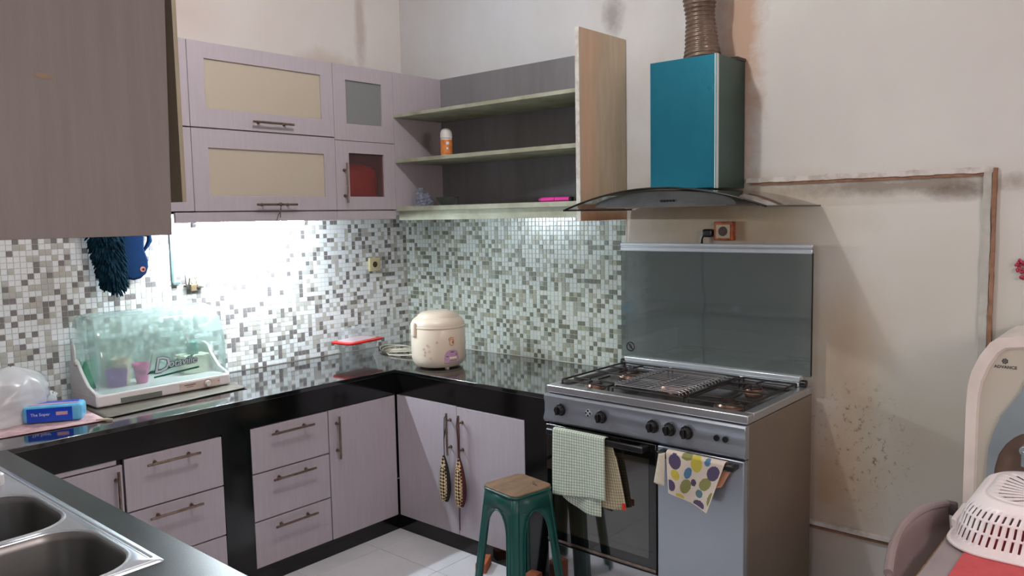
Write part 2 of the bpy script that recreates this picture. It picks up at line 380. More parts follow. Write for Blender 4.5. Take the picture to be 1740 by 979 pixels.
def obj(name, mb, mats, parent=None, bevel=0.0, smooth=True, solid=0.0, sub=0, fix=True, uv=None, seg=2, ang=35, origin=None):
    me = bpy.data.meshes.new(name)
    me.from_pydata(mb.v, [], mb.f)
    if fix:
        bm = bmesh.new(); bm.from_mesh(me); bmesh.ops.recalc_face_normals(bm, faces=bm.faces); bm.to_mesh(me); bm.free()
    if not isinstance(mats, (list, tuple)): mats = [mats]
    for m in mats: me.materials.append(MT[m] if isinstance(m, str) else m)
    if len(mats) > 1: me.polygons.foreach_set('material_index', mb.m)
    if uv:
        l = me.uv_layers.new(name='UVMap')
        for lp in me.loops: l.data[lp.index].uv = uv(lp.vertex_index)
    if smooth:
        me.polygons.foreach_set('use_smooth', [True] * len(me.polygons))
        me.set_sharp_from_angle(angle=math.radians(ang))
    o = bpy.data.objects.new(name, me); C.objects.link(o)
    pl = Vector((0, 0, 0))
    if parent is not None:
        pl = WL[parent.name]; o.parent = parent
    elif origin is not None:
        pl = Vector(origin); o.location = pl
    if pl.length: me.transform(Matrix.Translation(-pl))
    WL[o.name] = pl
    if solid:
        md = o.modifiers.new('s', 'SOLIDIFY'); md.thickness = solid; md.offset = 0
    if sub:
        md = o.modifiers.new('u', 'SUBSURF'); md.levels = sub; md.render_levels = sub
    if bevel:
        md = o.modifiers.new('b', 'BEVEL'); md.width = bevel; md.segments = seg; md.limit_method = 'ANGLE'; md.angle_limit = math.radians(40)
        md.harden_normals = False
    return o
def tag(o, label, cat, group=None):
    o['label'] = label; o['category'] = cat
    if group: o['group'] = group
    return o
def thing(name, label, cat, loc, group=None):
    o = bpy.data.objects.new(name, None); C.objects.link(o); o.location = loc; o.empty_display_size = 0.05
    WL[o.name] = Vector(loc); return tag(o, label, cat, group)
def struct(o): o['kind'] = 'structure'; return o
def copy_of(src, loc, parent=None):
    o = src.copy(); C.objects.link(o)
    if parent is not None: o.parent = parent
    o.location = loc; WL[o.name] = Vector(loc); return o
def text(name, body, size, mtx, m, parent, ext=0.0004, bold=0.0, shear=0.0, sx=1.0):
    cu = bpy.data.curves.new(name, 'FONT'); cu.body = body; cu.size = size; cu.extrude = ext; cu.offset = bold; cu.shear = shear
    cu.align_x = 'CENTER'; cu.align_y = 'CENTER'; cu.resolution_u = 2; cu.space_character = sx
    tmp = bpy.data.objects.new(name, cu); C.objects.link(tmp); bpy.context.view_layer.update()
    me = bpy.data.meshes.new_from_object(tmp.evaluated_get(bpy.context.evaluated_depsgraph_get())); bpy.data.objects.remove(tmp)
    me.materials.clear(); me.materials.append(MT[m]); o = bpy.data.objects.new(name, me); C.objects.link(o)
    o.parent = parent; mm = mtx.copy(); mm.translation = mtx.translation - WL[parent.name]; o.matrix_local = mm
    return o
def face_mtx(loc, normal, up=(0, 0, 1), roll=0.0):
    n = Vector(normal).normalized(); u = Vector(up); x = u.cross(n).normalized(); y = n.cross(x)
    m = Matrix((x, y, n)).transposed().to_4x4() @ Matrix.Rotation(roll, 4, 'Z'); m.translation = Vector(loc); return m

H = 0.839; FA = -0.6275; FB = -0.6606; XP = -2.3987; BAND = 0.7125; KICK = 0.078
# ------------------------------------------------------------------ room
floor = struct(obj('floor', MB().box(-4.7, 0, -5.2, 0, -0.1, -0.004), 'floor_grout'))
ts = 0.4
tile_me = None
xs = []; x = -0.88 + ts * 2
tl = obj('tile', MB().box(-ts / 2 + 0.0015, ts / 2 - 0.0015, -ts / 2 + 0.0015, ts / 2 - 0.0015, -0.012, 0), 'floor', floor, bevel=0.001)
first = True
gx0 = -0.88; gy0 = -1.13
for i in range(-12, 4):
    for j in range(-12, 5):
        a, b = gx0 + i * ts, gy0 + j * ts
        cx, cy = a + ts / 2, b + ts / 2
        if cx > 0.1 or cx < -4.6 or cy > 0.0 or cy < -5.1: continue
        if cx > -0.6 and cy > -1.4: continue
        if cy > -0.5: continue
        if cx + ts / 2 > 0: cx = -ts / 2 - 0.0005
        if first: tl.location = (cx, cy, 0); first = False
        else: copy_of(tl, (cx, cy, 0), floor)
wall_back = struct(obj('wall_back', MB().box(-4.7, 0.12, 0, 0.12, 0, 3.3), 'wall_back'))
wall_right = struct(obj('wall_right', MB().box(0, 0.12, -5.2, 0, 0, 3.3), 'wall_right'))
wall_left = struct(obj('wall_left', MB().box(-4.82, -4.7, -5.2, 0.12, 0, 3.3), 'wall_plain'))
wall_front = struct(obj('wall_front', MB().box(-4.82, 0.12, -5.32, -5.2, 0, 3.3), 'wall_plain'))
wall_nib = struct(obj('wall_partition', MB().box(-3.14, -3.02, -2.0, 0, 0, 3.3), 'wall_plain'))
ceiling = struct(obj('ceiling', MB().box(-4.82, 0.12, -5.32, 0.12, 3.25, 3.37), 'ceiling'))

# ------------------------------------------------------------------ mosaic splashback tiles
P = 0.0243; g = 0.0011
def tile_pick(i, j, salt):
    r = random.random()
    # little runs of the same tone, as sheets of mosaic have
    q = noise.noise(Vector((i * 0.33 + salt, j * 0.45, salt)))
    if r < 0.17 + 0.16 * q: return 3
    if r < 0.32 + 0.2 * q: return 1
    if r < 0.43: return 2
    return 0
struct(obj('trim_1', MB().box(-3.02, -0.003, -0.003, 0.0, H - 0.02, 1.66), 'grout'))['label'] = 'pale grout bed behind the mosaic tiles'
struct(obj('trim_2', MB().box(-0.003, 0.0, -1.590, -0.0, H - 0.02, 1.66), 'grout'))['label'] = 'pale grout bed behind the mosaic tiles'
tm = {}
for k, nm in enumerate(TILES):
    b = MB(); e = 0.0006; t = P / 2 - g
    vs = [(-t, 0, -t), (t, 0, -t), (t, 0, t), (-t, 0, t), (-t, -0.0014, -t), (t, -0.0014, -t), (t, -0.0014, t), (-t, -0.0014, t),
          (-t + e, -0.0021, -t + e), (t - e, -0.0021, -t + e), (t - e, -0.0021, t - e), (-t + e, -0.0021, t - e)]
    b.add(vs, [(0, 1, 5, 4), (1, 2, 6, 5), (2, 3, 7, 6), (3, 0, 4, 7), (4, 5, 9, 8), (5, 6, 10, 9), (6, 7, 11, 10), (7, 4, 8, 11), (8, 9, 10, 11)])
    me = bpy.data.meshes.new('tile'); me.from_pydata(b.v, [], b.f); me.materials.append(MT[nm]); tm[k] = me
rest = MB(); cnt = 0
cols = int(3.0 / P); rows = int((1.655 - H) / P)
for i in range(cols):
    for j in range(rows):
        cx = -0.006 - P * (i + 0.5); cz = H + 0.003 + P * (j + 0.5); k = tile_pick(i, j, 1.7)
        if -2.235 < cx < -1.93 and 1.02 < cz < 1.58 and cnt < 300:
            o = bpy.data.objects.new('tile', tm[k]); C.objects.link(o); o.parent = wall_back; o.location = (cx, -0.003, cz)
            o.rotation_euler = (random.uniform(-.006, .006), 0, random.uniform(-.006, .006)); cnt += 1
        else:
            t = P / 2 - g; d = [random.uniform(-0.00012, 0.00012) for _ in range(4)]; e = 0.0007
            vs = [(cx - t, -0.003, cz - t), (cx + t, -0.003, cz - t), (cx + t, -0.003, cz + t), (cx - t, -0.003, cz + t),
                  (cx - t + e, -0.0051 + d[0], cz - t + e), (cx + t - e, -0.0051 + d[1], cz - t + e), (cx + t - e, -0.0051 + d[2], cz + t - e), (cx - t + e, -0.0051 + d[3], cz + t - e)]
            rest.add(vs, [(4, 5, 6, 7), (0, 1, 5, 4), (1, 2, 6, 5), (2, 3, 7, 6), (3, 0, 4, 7)], k)
o = obj('mosaic_tiles', rest, TILES, wall_back, smooth=False, fix=False); o['kind'] = 'stuff'
rest = MB(); cols = int(1.582 / P)
for i in range(cols):
    for j in range(rows):
        cy = -0.006 - P * (i + 0.5); cz = H + 0.003 + P * (j + 0.5); k = tile_pick(i, j, 9.3)
        t = P / 2 - g; d = [random.uniform(-0.00014, 0.00014) for _ in range(4)]; e = 0.0007
        vs = [(-0.003, cy + t, cz - t), (-0.003, cy - t, cz - t), (-0.003, cy - t, cz + t), (-0.003, cy + t, cz + t),
              (-0.0051 + d[0], cy + t - e, cz - t + e), (-0.0051 + d[1], cy - t + e, cz - t + e), (-0.0051 + d[2], cy - t + e, cz + t - e), (-0.0051 + d[3], cy + t - e, cz + t - e)]
        rest.add(vs, [(4, 5, 6, 7), (0, 1, 5, 4), (1, 2, 6, 5), (2, 3, 7, 6), (3, 0, 4, 7)], k)
o = obj('mosaic_tiles', rest, TILESB, wall_right, smooth=False, fix=False); o['kind'] = 'stuff'

# old opening in the right wall: chipped plaster strips
def chipped(name, p0, p1, w, d, m, amp=0.006, n=60, vertical=False, parent=None):
    b = MB(); p0 = Vector(p0); p1 = Vector(p1)
    def fn(u, v):
        p = p0.lerp(p1, u); k = noise.noise(Vector((u * 23, v * 3, p0.z * 7))) * amp + noise.noise(Vector((u * 70, v * 5, 3))) * amp * 0.5
        prof = [(0, 0), (0, 1), (1, 1), (1, 0)][int(round(v * 3))]
        off = (prof[0] - 0.5) * w + k * (1 if prof[0] else -0.6); dep = -d * prof[1] * (1 + k * 20)
        return (p.x + dep, p.y + (off if vertical else 0), p.z + (0 if vertical else off))
    b.grid(fn, n, 3)
    o = obj(name, b, m, parent, smooth=False)
    if parent is None: struct(o)
    return o
t3 = chipped('trim_3', (0, -2.20, 1.733), (0, -3.125, 1.735), 0.020, 0.012, 'trim_white')
chipped('mortar_edge', (0, -2.22, 1.718), (0, -3.10, 1.719), 0.010, 0.007, 'trim_brown', 0.004, parent=t3)
t4 = chipped('trim_4', (0, -3.105, 1.735), (0, -3.105, 0.30), 0.026, 0.012, 'trim_grey', 0.005, vertical=True)
chipped('mortar_edge', (0, -3.127, 1.74), (0, -3.127, 0.30), 0.013, 0.016, 'trim_brown', 0.004, vertical=True, parent=t4)
chipped('trim_5', (0, -2.40, 0.297), (0, -5.19, 0.293), 0.016, 0.018, 'trim_white', 0.002)
chipped('trim_6', (0, -2.40, 0.278), (0, -5.19, 0.274), 0.010, 0.010, 'trim_brown', 0.002)

# ------------------------------------------------------------------ worktop
wt = thing('worktop', 'glossy black granite worktop in a U shape with deep black front band', 'worktop', (-1.5, -0.3, H))
b = MB(); b.box(-3.0, -0.006, FA, -0.006, H - 0.02, H); b.box(FB, -0.006, -1.605, FA, H - 0.02, H)
obj('counter_slab', b, 'granite', wt, bevel=0.0025)
b = MB(); SX0, SX1, SY0, SY1 = -2.93, -2.50, -1.925, -1.10; PE = -2.62
b.box(-3.0, XP, SY1, FA, H - 0.02, H); b.box(-3.0, XP, PE, SY0, H - 0.02, H); b.box(SX1, XP, SY0, SY1, H - 0.02, H); b.box(-3.0, SX0, SY0, SY1, H - 0.02, H)
obj('peninsula_slab', b, 'worn_sheen_granite', wt)['label'] = 'worn granite slab around the sink, reflected grey-green put into its colour'
b = MB(); b.box(-3.0, FB - 0.004, FA + 0.004, FA + 0.06, BAND, H - 0.02); b.box(FB + 0.004, FB + 0.06, -1.605, FA + 0.004, BAND, H - 0.02)
b.box(XP - 0.06, XP - 0.004, PE, FA, BAND, H - 0.02); b.box(-2.99, XP - 0.004, PE + 0.01, PE + 0.06, BAND, H - 0.02)
b.add([(FB - 0.004, FA + 0.004, BAND), (FB + 0.06, FA + 0.004, BAND), (FB + 0.06, FA + 0.004, H - 0.02), (FB - 0.004, FA + 0.004, H - 0.02)], [(0, 1, 2, 3)])
obj('front_band', b, 'black_gloss', wt, smooth=False)
for (x0, x1) in ((-1.6104, -1.4806),):
    obj('pillar', MB().box(x0, x1, FA + 0.004, -0.01, 0, BAND), 'black_gloss', wt)
obj('pillar', MB().box(FB + 0.004, -0.01, -1.605, -1.478, 0, BAND), 'black_gloss', wt)
obj('pillar', MB().box(-2.99, XP - 0.01, PE + 0.02, PE + 0.12, 0, BAND), 'black_gloss', wt)
b = MB(); b.box(-2.40, FB + 0.012, FA + 0.012, FA + 0.05, 0, KICK); b.box(FB + 0.012, FB + 0.05, -1.478, FA + 0.05, 0, KICK); b.box(XP - 0.05, XP - 0.012, PE + 0.12, FA + 0.05, 0, KICK)
obj('plinth', b, 'black_gloss', wt)

# ------------------------------------------------------------------ handles and cabinets
def bar_handle(p0, p1, out, parent, r=0.0055, stand=0.028, inset=0.18, m='bar_steel'):
    p0 = Vector(p0); p1 = Vector(p1); out = Vector(out)
    b = MB(); b.cyl(p0 + out * stand, p1 + out * stand, r, n=12)
    for t in (inset, 1 - inset):
        q = p0.lerp(p1, t); b.cyl(q, q + out * stand, r * 0.9, n=10); b.cyl(q, q + out * 0.004, r * 1.5, n=10)
    return obj('handle', b, m, parent)
OUTA = (0, -1, 0); OUTB = (-1, 0, 0)
def drawer_unit(x0, x1, zs, label, hz):
    t = thing('drawer_cabinet', label, 'cabinet', ((x0 + x1) / 2, FA, 0))
    obj('carcass', MB().box(x0 + 0.002, x1 - 0.002, FA + 0.024, -0.02, KICK, BAND - 0.002), 'dark_gap', t)
    for k in range(len(zs) - 1):
        zt, zb = zs[k], zs[k + 1]
        d = obj('drawer', MB().box(x0 + 0.003, x1 - 0.003, FA + 0.004, FA + 0.022, zb + 0.003, zt - 0.003), 'laminate', t, bevel=0.001)
        bar_handle((hz[0], FA + 0.004, zt - hz[2]), (hz[1], FA + 0.004, zt - hz[2]), OUTA, d)
    return t
drawer_unit(-1.4806, -1.0748, [0.7085, 0.503, 0.289, KICK], 'lower cabinet with three pink-grey drawers between black pillar and door', (-1.39, -1.17, 0.040))
drawer_unit(-2.0149, -1.6104, [0.7085, 0.495, 0.281, KICK], 'drawer cabinet left of the black pillar, partly behind the sink counter', (-1.935, -1.72, 0.040))
t = thing('door_cabinet', 'pink-grey single-door lower cabinet beside the counter corner, tall steel handle', 'cabinet', (-0.87, FA, 0))
obj('carcass', MB().box(-1.0730, -0.662, FA + 0.024, -0.02, KICK, BAND - 0.002), 'dark_gap', t)
d = obj('door', MB().box(-1.0718, FB - 0.004, FA + 0.004, FA + 0.022, KICK + 0.002, BAND - 0.006), 'laminate', t, bevel=0.001)
bar_handle((-1.030, FA + 0.004, 0.675), (-1.030, FA + 0.004, 0.470), OUTA, d)
t = thing('door_cabinet', 'lower cabinet door half hidden behind the sink counter corner', 'cabinet', (-2.2, FA, 0))
obj('carcass', MB().box(-2.395, -2.017, FA + 0.024, -0.02, KICK, BAND - 0.002), 'dark_gap', t)
obj('top_rail', MB().box(-2.395, -2.040, FA + 0.006, FA + 0.022, 0.694, BAND - 0.001), 'laminate', t)
d = obj('door', MB().box(-2.395, -2.020, FA + 0.004, FA + 0.022, KICK + 0.002, 0.688), 'laminate', t, bevel=0.001)
bar_handle((-2.045, FA + 0.004, 0.672), (-2.045, FA + 0.004, 0.470), OUTA, d)
t = thing('double_door_cabinet', 'pale grey two-door lower cabinet behind the green stool', 'cabinet', (FB, -1.06, 0))
obj('carcass', MB().box(FB + 0.024, -0.02, -1.476, -0.69, KICK, BAND - 0.002), 'dark_gap', t)
dB1 = obj('door', MB().box(FB + 0.004, FB + 0.022, -1.0545, FA - 0.004, KICK + 0.002, BAND - 0.003), 'laminate', t, bevel=0.001)
dB2 = obj('door', MB().box(FB + 0.004, FB + 0.022, -1.475, -1.0585, KICK + 0.002, BAND - 0.006), 'laminate', t, bevel=0.001)
bar_handle((FB + 0.004, -1.015, 0.675), (FB + 0.004, -1.015, 0.470), OUTB, dB1)
bar_handle((FB + 0.004, -1.095, 0.675), (FB + 0.004, -1.095, 0.470), OUTB, dB2)

# upper cabinets on the back wall
UA = -0.3534; ZT = 2.3856; ZM = 2.0138; ZB = 1.6494
def glass_door(x0, x1, z0, z1, parent, gm, fx, fzt, fzb):
    gx0, gx1, gz0, gz1 = x0 + fx[0], x1 - fx[1], z0 + fzb, z1 - fzt; y0, y1 = UA, UA + 0.02
    b = MB(); b.box(x0, gx0, y0, y1, z0, z1); b.box(gx1, x1, y0, y1, z0, z1); b.box(gx0, gx1, y0, y1, gz1, z1); b.box(gx0, gx1, y0, y1, z0, gz0)
    d = obj('door', b, 'laminate', parent, smooth=False)
    obj('glass_pane', MB().box(gx0, gx1, y0 + 0.008, y0 + 0.012, gz0, gz1), gm, d)
    return d
def open_box(x0, x1, z0, z1, mid=None):
    b = MB(); y0, y1 = UA + 0.021, -0.008
    b.box(x0, x0 + 0.015, y0, y1, z0, z1); b.box(x1 - 0.015, x1, y0, y1, z0, z1); b.box(x0, x1, y1 - 0.006, y1, z0, z1)
    b.box(x0, x1, y0, y1, z1 - 0.015, z1); b.box(x0, x1, y0, y1, z0, z0 + 0.015)
    if mid: b.box(x0, x1, y0, y1, mid - 0.008, mid + 0.008)
    return b
t = thing('wall_cabinet', 'wide pink-grey wall cabinet with two beige frosted-glass flap doors', 'cabinet', (-1.15, UA, ZB))
obj('carcass', open_box(-1.5332, -0.7735, 1.640, ZT, ZM), 'carcass', t, smooth=False)
d = glass_door(-1.5317, -0.7740, ZM + 0.003, ZT, t, 'frost_beige', (0.076, 0.072), 0.070, 0.083)
bar_handle((-1.243, UA, 2.056), (-1.027, UA, 2.056), OUTA, d)
d = glass_door(-1.5317, -0.7740, ZB, ZM - 0.003, t, 'frost_beige', (0.076, 0.066), 0.082, 0.068)
bar_handle((-1.243, UA, 1.677), (-1.027, UA, 1.677), OUTA, d)
b = MB(); q = [(-1.12, UA - 0.03, 1.675), (-1.125, UA - 0.036, 1.65), (-1.14, UA - 0.034, 1.625), (-1.15, UA - 0.034, 1.60)]
b.tube(q, 0.0018, 6); b.tube([(-1.12, UA - 0.034, 1.675), (-1.128, UA - 0.036, 1.655), (-1.13, UA - 0.036, 1.615)], 0.0018, 6)
b.tube([(-1.14, UA - 0.036, 1.678), (-1.125, UA - 0.04, 1.668), (-1.11, UA - 0.036, 1.676), (-1.12, UA - 0.03, 1.686), (-1.14, UA - 0.036, 1.678)], 0.0018, 6)
obj('tie_string', b, 'print_dark', t)['label'] = 'dark string knotted on the lower handle'
obj('bottom_rail', MB().box(-1.62, -0.7735, UA + 0.004, UA + 0.022, 1.5985, ZB - 0.006), 'laminate', t, bevel=0.001)
obj('filler_strip', MB().box(-1.64, -1.5345, UA, UA + 0.02, ZM + 0.003, ZT), 'laminate', t)
obj('filler_strip', MB().box(-1.64, -1.5345, UA, UA + 0.02, ZB, ZM - 0.003), 'laminate', t)
t = thing('wall_cabinet', 'narrow wall cabinet with two small frosted-glass doors beside the open shelves', 'cabinet', (-0.575, UA, ZB))
obj('carcass', open_box(-0.7720, -0.3785, 1.640, ZT, ZM - 0.008), 'carcass', t, smooth=False)
glass_door(-0.7715, -0.3795, 2.004, ZT, t, 'frost_shade', (0.078, 0.078), 0.076, 0.086)
d = glass_door(-0.7715, -0.3795, ZB, 2.001, t, 'frost_clear', (0.084, 0.076), 0.060, 0.068)
bar_handle((-0.722, UA, 1.888), (-0.722, UA, 1.685), OUTA, d)
obj('bottom_rail', MB().box(-0.7715, -0.3785, UA + 0.004, UA + 0.022, 1.5985, ZB - 0.006), 'laminate', t, bevel=0.001)
# red thing behind the narrow lower pane
b = MB(); b.lathe((-0.555, -0.245, 1.656), [(0.06, 0), (0.068, 0.01), (0.072, 0.12), (0.07, 0.20), (0.05, 0.225), (0.02, 0.235)], 28, sx=1.75)
tag(obj('container', b, 'red'), 'blurred red container behind the small frosted lower door', 'container')

# ------------------------------------------------------------------ open shelf unit on the right wall
t = thing('shelf_unit', 'open grey wall shelf unit in the corner with a tall stained end panel', 'shelf', (-0.19, -0.96, 1.588))
XR = -0.378; YP = -1.572
obj('back_panel', MB().box(-0.020, -0.008, YP + 0.0, UA + 0.001, 1.64, ZT), 'shelf_back', t)
obj('side_panel', MB().box(XR, -0.0085, UA, UA + 0.018, 1.64, ZT), 'laminate', t)
for z0, z1 in ((2.142, 2.160), (1.900, 1.920)):
    obj('shelf', MB().box(XR, -0.0205, YP + 0.0, UA - 0.0005, z0, z1), 'shelf_edge', t, bevel=0.001)
obj('bottom_shelf', MB().box(XR, -0.0205, YP, UA - 0.0005, 1.640, 1.664), 'shelf_edge', t, bevel=0.001)
obj('bottom_rail', MB().box(XR + 0.02, XR + 0.038, YP, UA - 0.0005, 1.590, 1.6395), 'shelf_edge', t)
e = obj('end_panel', MB().box(XR - 0.002, -0.006, YP - 0.022, YP, 1.575, 2.420), 'stained_lit_board', t)
obj('edge_band', MB().box(XR - 0.0045, XR - 0.002, YP - 0.022, YP, 1.575, 2.420), 'raw_edge', e)
# things on the shelves
bx, by, bz = -0.25, -0.625, 1.920
t = thing('bottle', 'white bottle with an orange label on the middle open shelf', 'bottle', (bx, by, bz))
obj('body', MB().lathe((bx, by, bz), [(0.028, 0), (0.032, 0.004), (0.032, 0.09), (0.031, 0.098)], 28), 'white_plastic', t)
obj('cap', MB().lathe((bx, by, bz), [(0.0325, 0.100), (0.0325, 0.122), (0.029, 0.138), (0.02, 0.149), (0.006, 0.153)], 28), 'white_plastic', t)
obj('label', MB().lathe((bx, by, bz), [(0.0324, 0.012), (0.0326, 0.013), (0.0326, 0.090), (0.0324, 0.091)], 28, cap=False), 'bottle_orange', t)
fd = Vector((-0.70, -0.71, 0)).normalized(); c0 = Vector((bx, by, 0)) + fd * 0.0335
cd = MB(); 
for k in range(16):
    a0 = 2 * PI * k / 16
side = Vector((fd.y, -fd.x, 0))
for (u, zz, r) in ((0.006, 0.072, 0.008), (0.004, 0.045, 0.006)):
    p = c0 + side * (-u); cd.cyl((p.x, p.y, bz + zz), (p.x + fd.x * 0.0006, p.y + fd.y * 0.0006, bz + zz), r, n=16)
obj('label_print', cd, 'print_white', t)
b = MB()
for k, (u, w, hh) in enumerate(((-0.018, 0.018, 0.028), (0.0, 0.026, 0.032), (0.014, 0.008, 0.05))):
    p = c0 + side * (-u); b.box(p.x - 0.0005, p.x + 0.0005, p.y - w * 0.3, p.y + w * 0.3, bz + hh - 0.003, bz + hh)
# crumpled wrap and bowl
def lumpy(c, rx, ry, rz, amp, freq, nu=28, nv=18, flat=True, seed=0):
    b = MB()
    def fn(u, v):
        th = 2 * PI * u; ph = PI * v; d = Vector((math.cos(th) * math.sin(ph), math.sin(th) * math.sin(ph), -math.cos(ph)))
        k = 1 + amp * noise.noise(d * freq + Vector((seed, 0, 0))) + amp * 0.5 * noise.noise(d * freq * 2.7 + Vector((seed, 3, 0)))
        z = c[2] + rz * d.z * k
        if flat: z = max(z, c[2] - rz * 0.72)
        return (c[0] + rx * d.x * k, c[1] + ry * d.y * k, z)
    b.grid(fn, nu, nv, closed=True); return b
b = lumpy((-0.28, -0.47, 1.692), 0.036, 0.05, 0.038, 0.5, 2.6, seed=4)
b2 = lumpy((-0.27, -0.435, 1.735), 0.02, 0.02, 0.025, 0.5, 2.6, seed=9, flat=False); b.add(b2.v, b2.f)
tag(obj('plastic_wrap', b, 'tinted_bag', origin=(-0.28, -0.47, 1.664)), 'crumpled bluish-clear plastic wrap on the bottom open shelf', 'wrapper')
b = MB().lathe((-0.23, -0.60, 1.6645), [(0.035, 0.0), (0.05, 0.012), (0.062, 0.045), (0.060, 0.045), (0.048, 0.014), (0.03, 0.004)], 32)
tag(obj('glass_bowl', b, 'glass_bowl', origin=(-0.23, -0.60, 1.664)), 'small clear glass bowl beside plastic wrap on the bottom shelf', 'bowl')
b = MB(); b.cyl((-0.27, -1.285, 1.676), (-0.27, -1.365, 1.676), 0.0115, n=14); b.cyl((-0.27, -1.368, 1.676), (-0.27, -1.452, 1.676), 0.0115, n=14)
t = thing('marker_pen', 'bright pink stick lying at the right end of the bottom shelf', 'pen', (-0.27, -1.37, 1.664))
obj('body', b, 'pink_hot', t, bevel=0.003); obj('end_cap', MB().cyl((-0.27, -1.453, 1.676), (-0.27, -1.468, 1.676), 0.0105, n=14), 'black', t); obj('tip', MB().cyl((-0.27, -1.284, 1.676), (-0.27, -1.27, 1.676), 0.0105, 0.006, n=14), 'pink_hot', t)

# ------------------------------------------------------------------ hanging cabinet over the sink
t = thing('hanging_cabinet', 'dark taupe cabinet hanging over the sink, its side towards the viewer', 'cabinet', (-2.7, -1.9, 1.575))
obj('end_panel', MB().prism([(-3.0, 1.575), (-2.397, 1.575), (-2.357, 3.1), (-3.0, 3.1)], 'y', -1.9, -1.882), 'taupe', t, bevel=0.001)
b = MB(); b.box(-3.0, -2.985, -1.882, -0.38, 1.60, 3.1); b.box(-2.985, -2.42, -1.882, -0.38, 1.60, 1.618); b.box(-2.985, -2.42, -0.395, -0.38, 1.618, 3.1); b.box(-2.985, -2.42, -1.882, -0.38, 3.08, 3.1)
b.box(-2.412, -2.402, -1.40, -0.38, 1.62, 3.1)
obj('carcass', b, 'carcass', t, smooth=False)
obj('bottom_rail', MB().box(-2.420, -2.402, -1.882, -0.38, 1.575, 1.62), 'taupe', t)
hx, hy = -2.400, -1.47; ex, ey = -2.325, -1.815
dv = Vector((ex - hx, ey - hy, 0)).normalized(); nv_ = Vector((dv.y, -dv.x, 0)) * 0.012
b = MB(); q = [Vector((hx, hy, 0)), Vector((ex, ey, 0)), Vector((ex, ey, 0)) - nv_, Vector((hx, hy, 0)) - nv_]
b.prism([(p.x, p.y) for p in q], 'z', 1.652, 3.05)
obj('door', b, 'olive', t)['label'] = 'olive inner face of the door standing ajar'
b = MB(); b.prism([(-2.663, 1.903), (-2.655, 1.909), (-2.640, 1.908), (-2.622, 1.904), (-2.628, 1.898), (-2.650, 1.897)], 'y', -1.9006, -1.9)
obj('scuff', b, mat('scuff', (150, 128, 106), 0.6), t)['label'] = 'pale brown scuff mark'

# under-cabinet tube
t = thing('tube_lamp', 'bright white tube lamp under the wide wall cabinet', 'lamp', (-1.2, -0.24, 1.60))
obj('batten', MB().box(-1.50, -0.88, -0.262, -0.218, 1.600, 1.636), 'white_plastic', t, bevel=0.003)
obj('tube', MB().cyl((-1.475, -0.24, 1.588), (-0.905, -0.24, 1.588), 0.011, n=12), 'tube_glow', t)
obj('tube_end', MB().cyl((-1.495, -0.24, 1.588), (-1.476, -0.24, 1.588), 0.0125, n=12), 'white_plastic', t)
obj('tube_end', MB().cyl((-0.904, -0.24, 1.588), (-0.885, -0.24, 1.588), 0.0125, n=12), 'white_plastic', t)

# ------------------------------------------------------------------ sink
t = thing('sink', 'double-bowl stainless steel sink set into the worn slab with its painted grey-green sheen', 'sink', (-2.715, -1.4, H))
RX0, RX1, RY0, RY1 = -2.96, -2.474, -1.938, -0.80
bowls = [((RX0 + 0.055 - 2.517) / 2, -1.740, 2.905 - 2.517, 0.350), ((RX0 + 0.055 - 2.517) / 2, -1.345, 2.905 - 2.517, 0.370)]
bm = bmesh.new(); edges = []; zr = H + 0.005
def loop(pts, z):
    vs = [bm.verts.new((x, y, z)) for x, y in pts]
    return vs, [bm.edges.new((vs[i], vs[(i + 1) % len(vs)])) for i in range(len(vs))]
ov, oe = loop(rrect((RX0 + RX1) / 2, (RY0 + RY1) / 2, RX1 - RX0 - 0.01, RY1 - RY0 - 0.01, 0.008, 3), zr); edges += oe
bl = []
for (cx, cy, ww, dd) in bowls:
    v_, e_ = loop(rrect(cx, cy, ww, dd, 0.10, 10), zr); edges += e_; bl.append(v_)
bmesh.ops.triangle_fill(bm, use_beauty=True, edges=edges)
lv, le = loop(rrect((RX0 + RX1) / 2, (RY0 + RY1) / 2, RX1 - RX0, RY1 - RY0, 0.010, 3), H + 0.0005)
for i in range(len(ov)): bm.faces.new((ov[i], ov[(i + 1) % len(ov)], lv[(i + 1) % len(ov)], lv[i]))
me = bpy.data.meshes.new('rim'); bmesh.ops.recalc_face_normals(bm, faces=bm.faces); bm.to_mesh(me); bm.free()
mb = MB(); mb.v = [tuple(v.co) for v in me.vertices]; mb.f = [tuple(p.vertices) for p in me.polygons]; mb.m = [0] * len(mb.f)
rim = obj('rim', mb, 'sink_steel', t, ang=50)
b = MB(); zb = zr + 0.0005
def ring(cx, cy, ww, dd, r, rad, a=0.0, z=zb):
    b.tube([(x, y, z) for x, y in rrect(cx, cy, ww, dd, r, 8)], rad, 8, closed=True)
for (cx, cy, ww, dd) in bowls: ring(cx, cy, ww + 0.012, dd + 0.010, 0.104, 0.0045, z=zr - 0.0005)
b.tube([(RX1 - 0.016, y, zb - 0.001) for y in (-1.905, -1.7, -1.4, -1.1, -0.83)], 0.003, 8)
b.tube([(RX1 - 0.024, y, zb - 0.002) for y in (-1.9, -1.7, -1.4, -1.1, -0.84)], 0.0022, 8)
b.tube([(x, RY0 + 0.012, zb - 0.001) for x in (RX1 - 0.02, -2.6, -2.8, RX0 + 0.02)], 0.0022, 8)
obj('raised_bead', b, 'bright', rim)
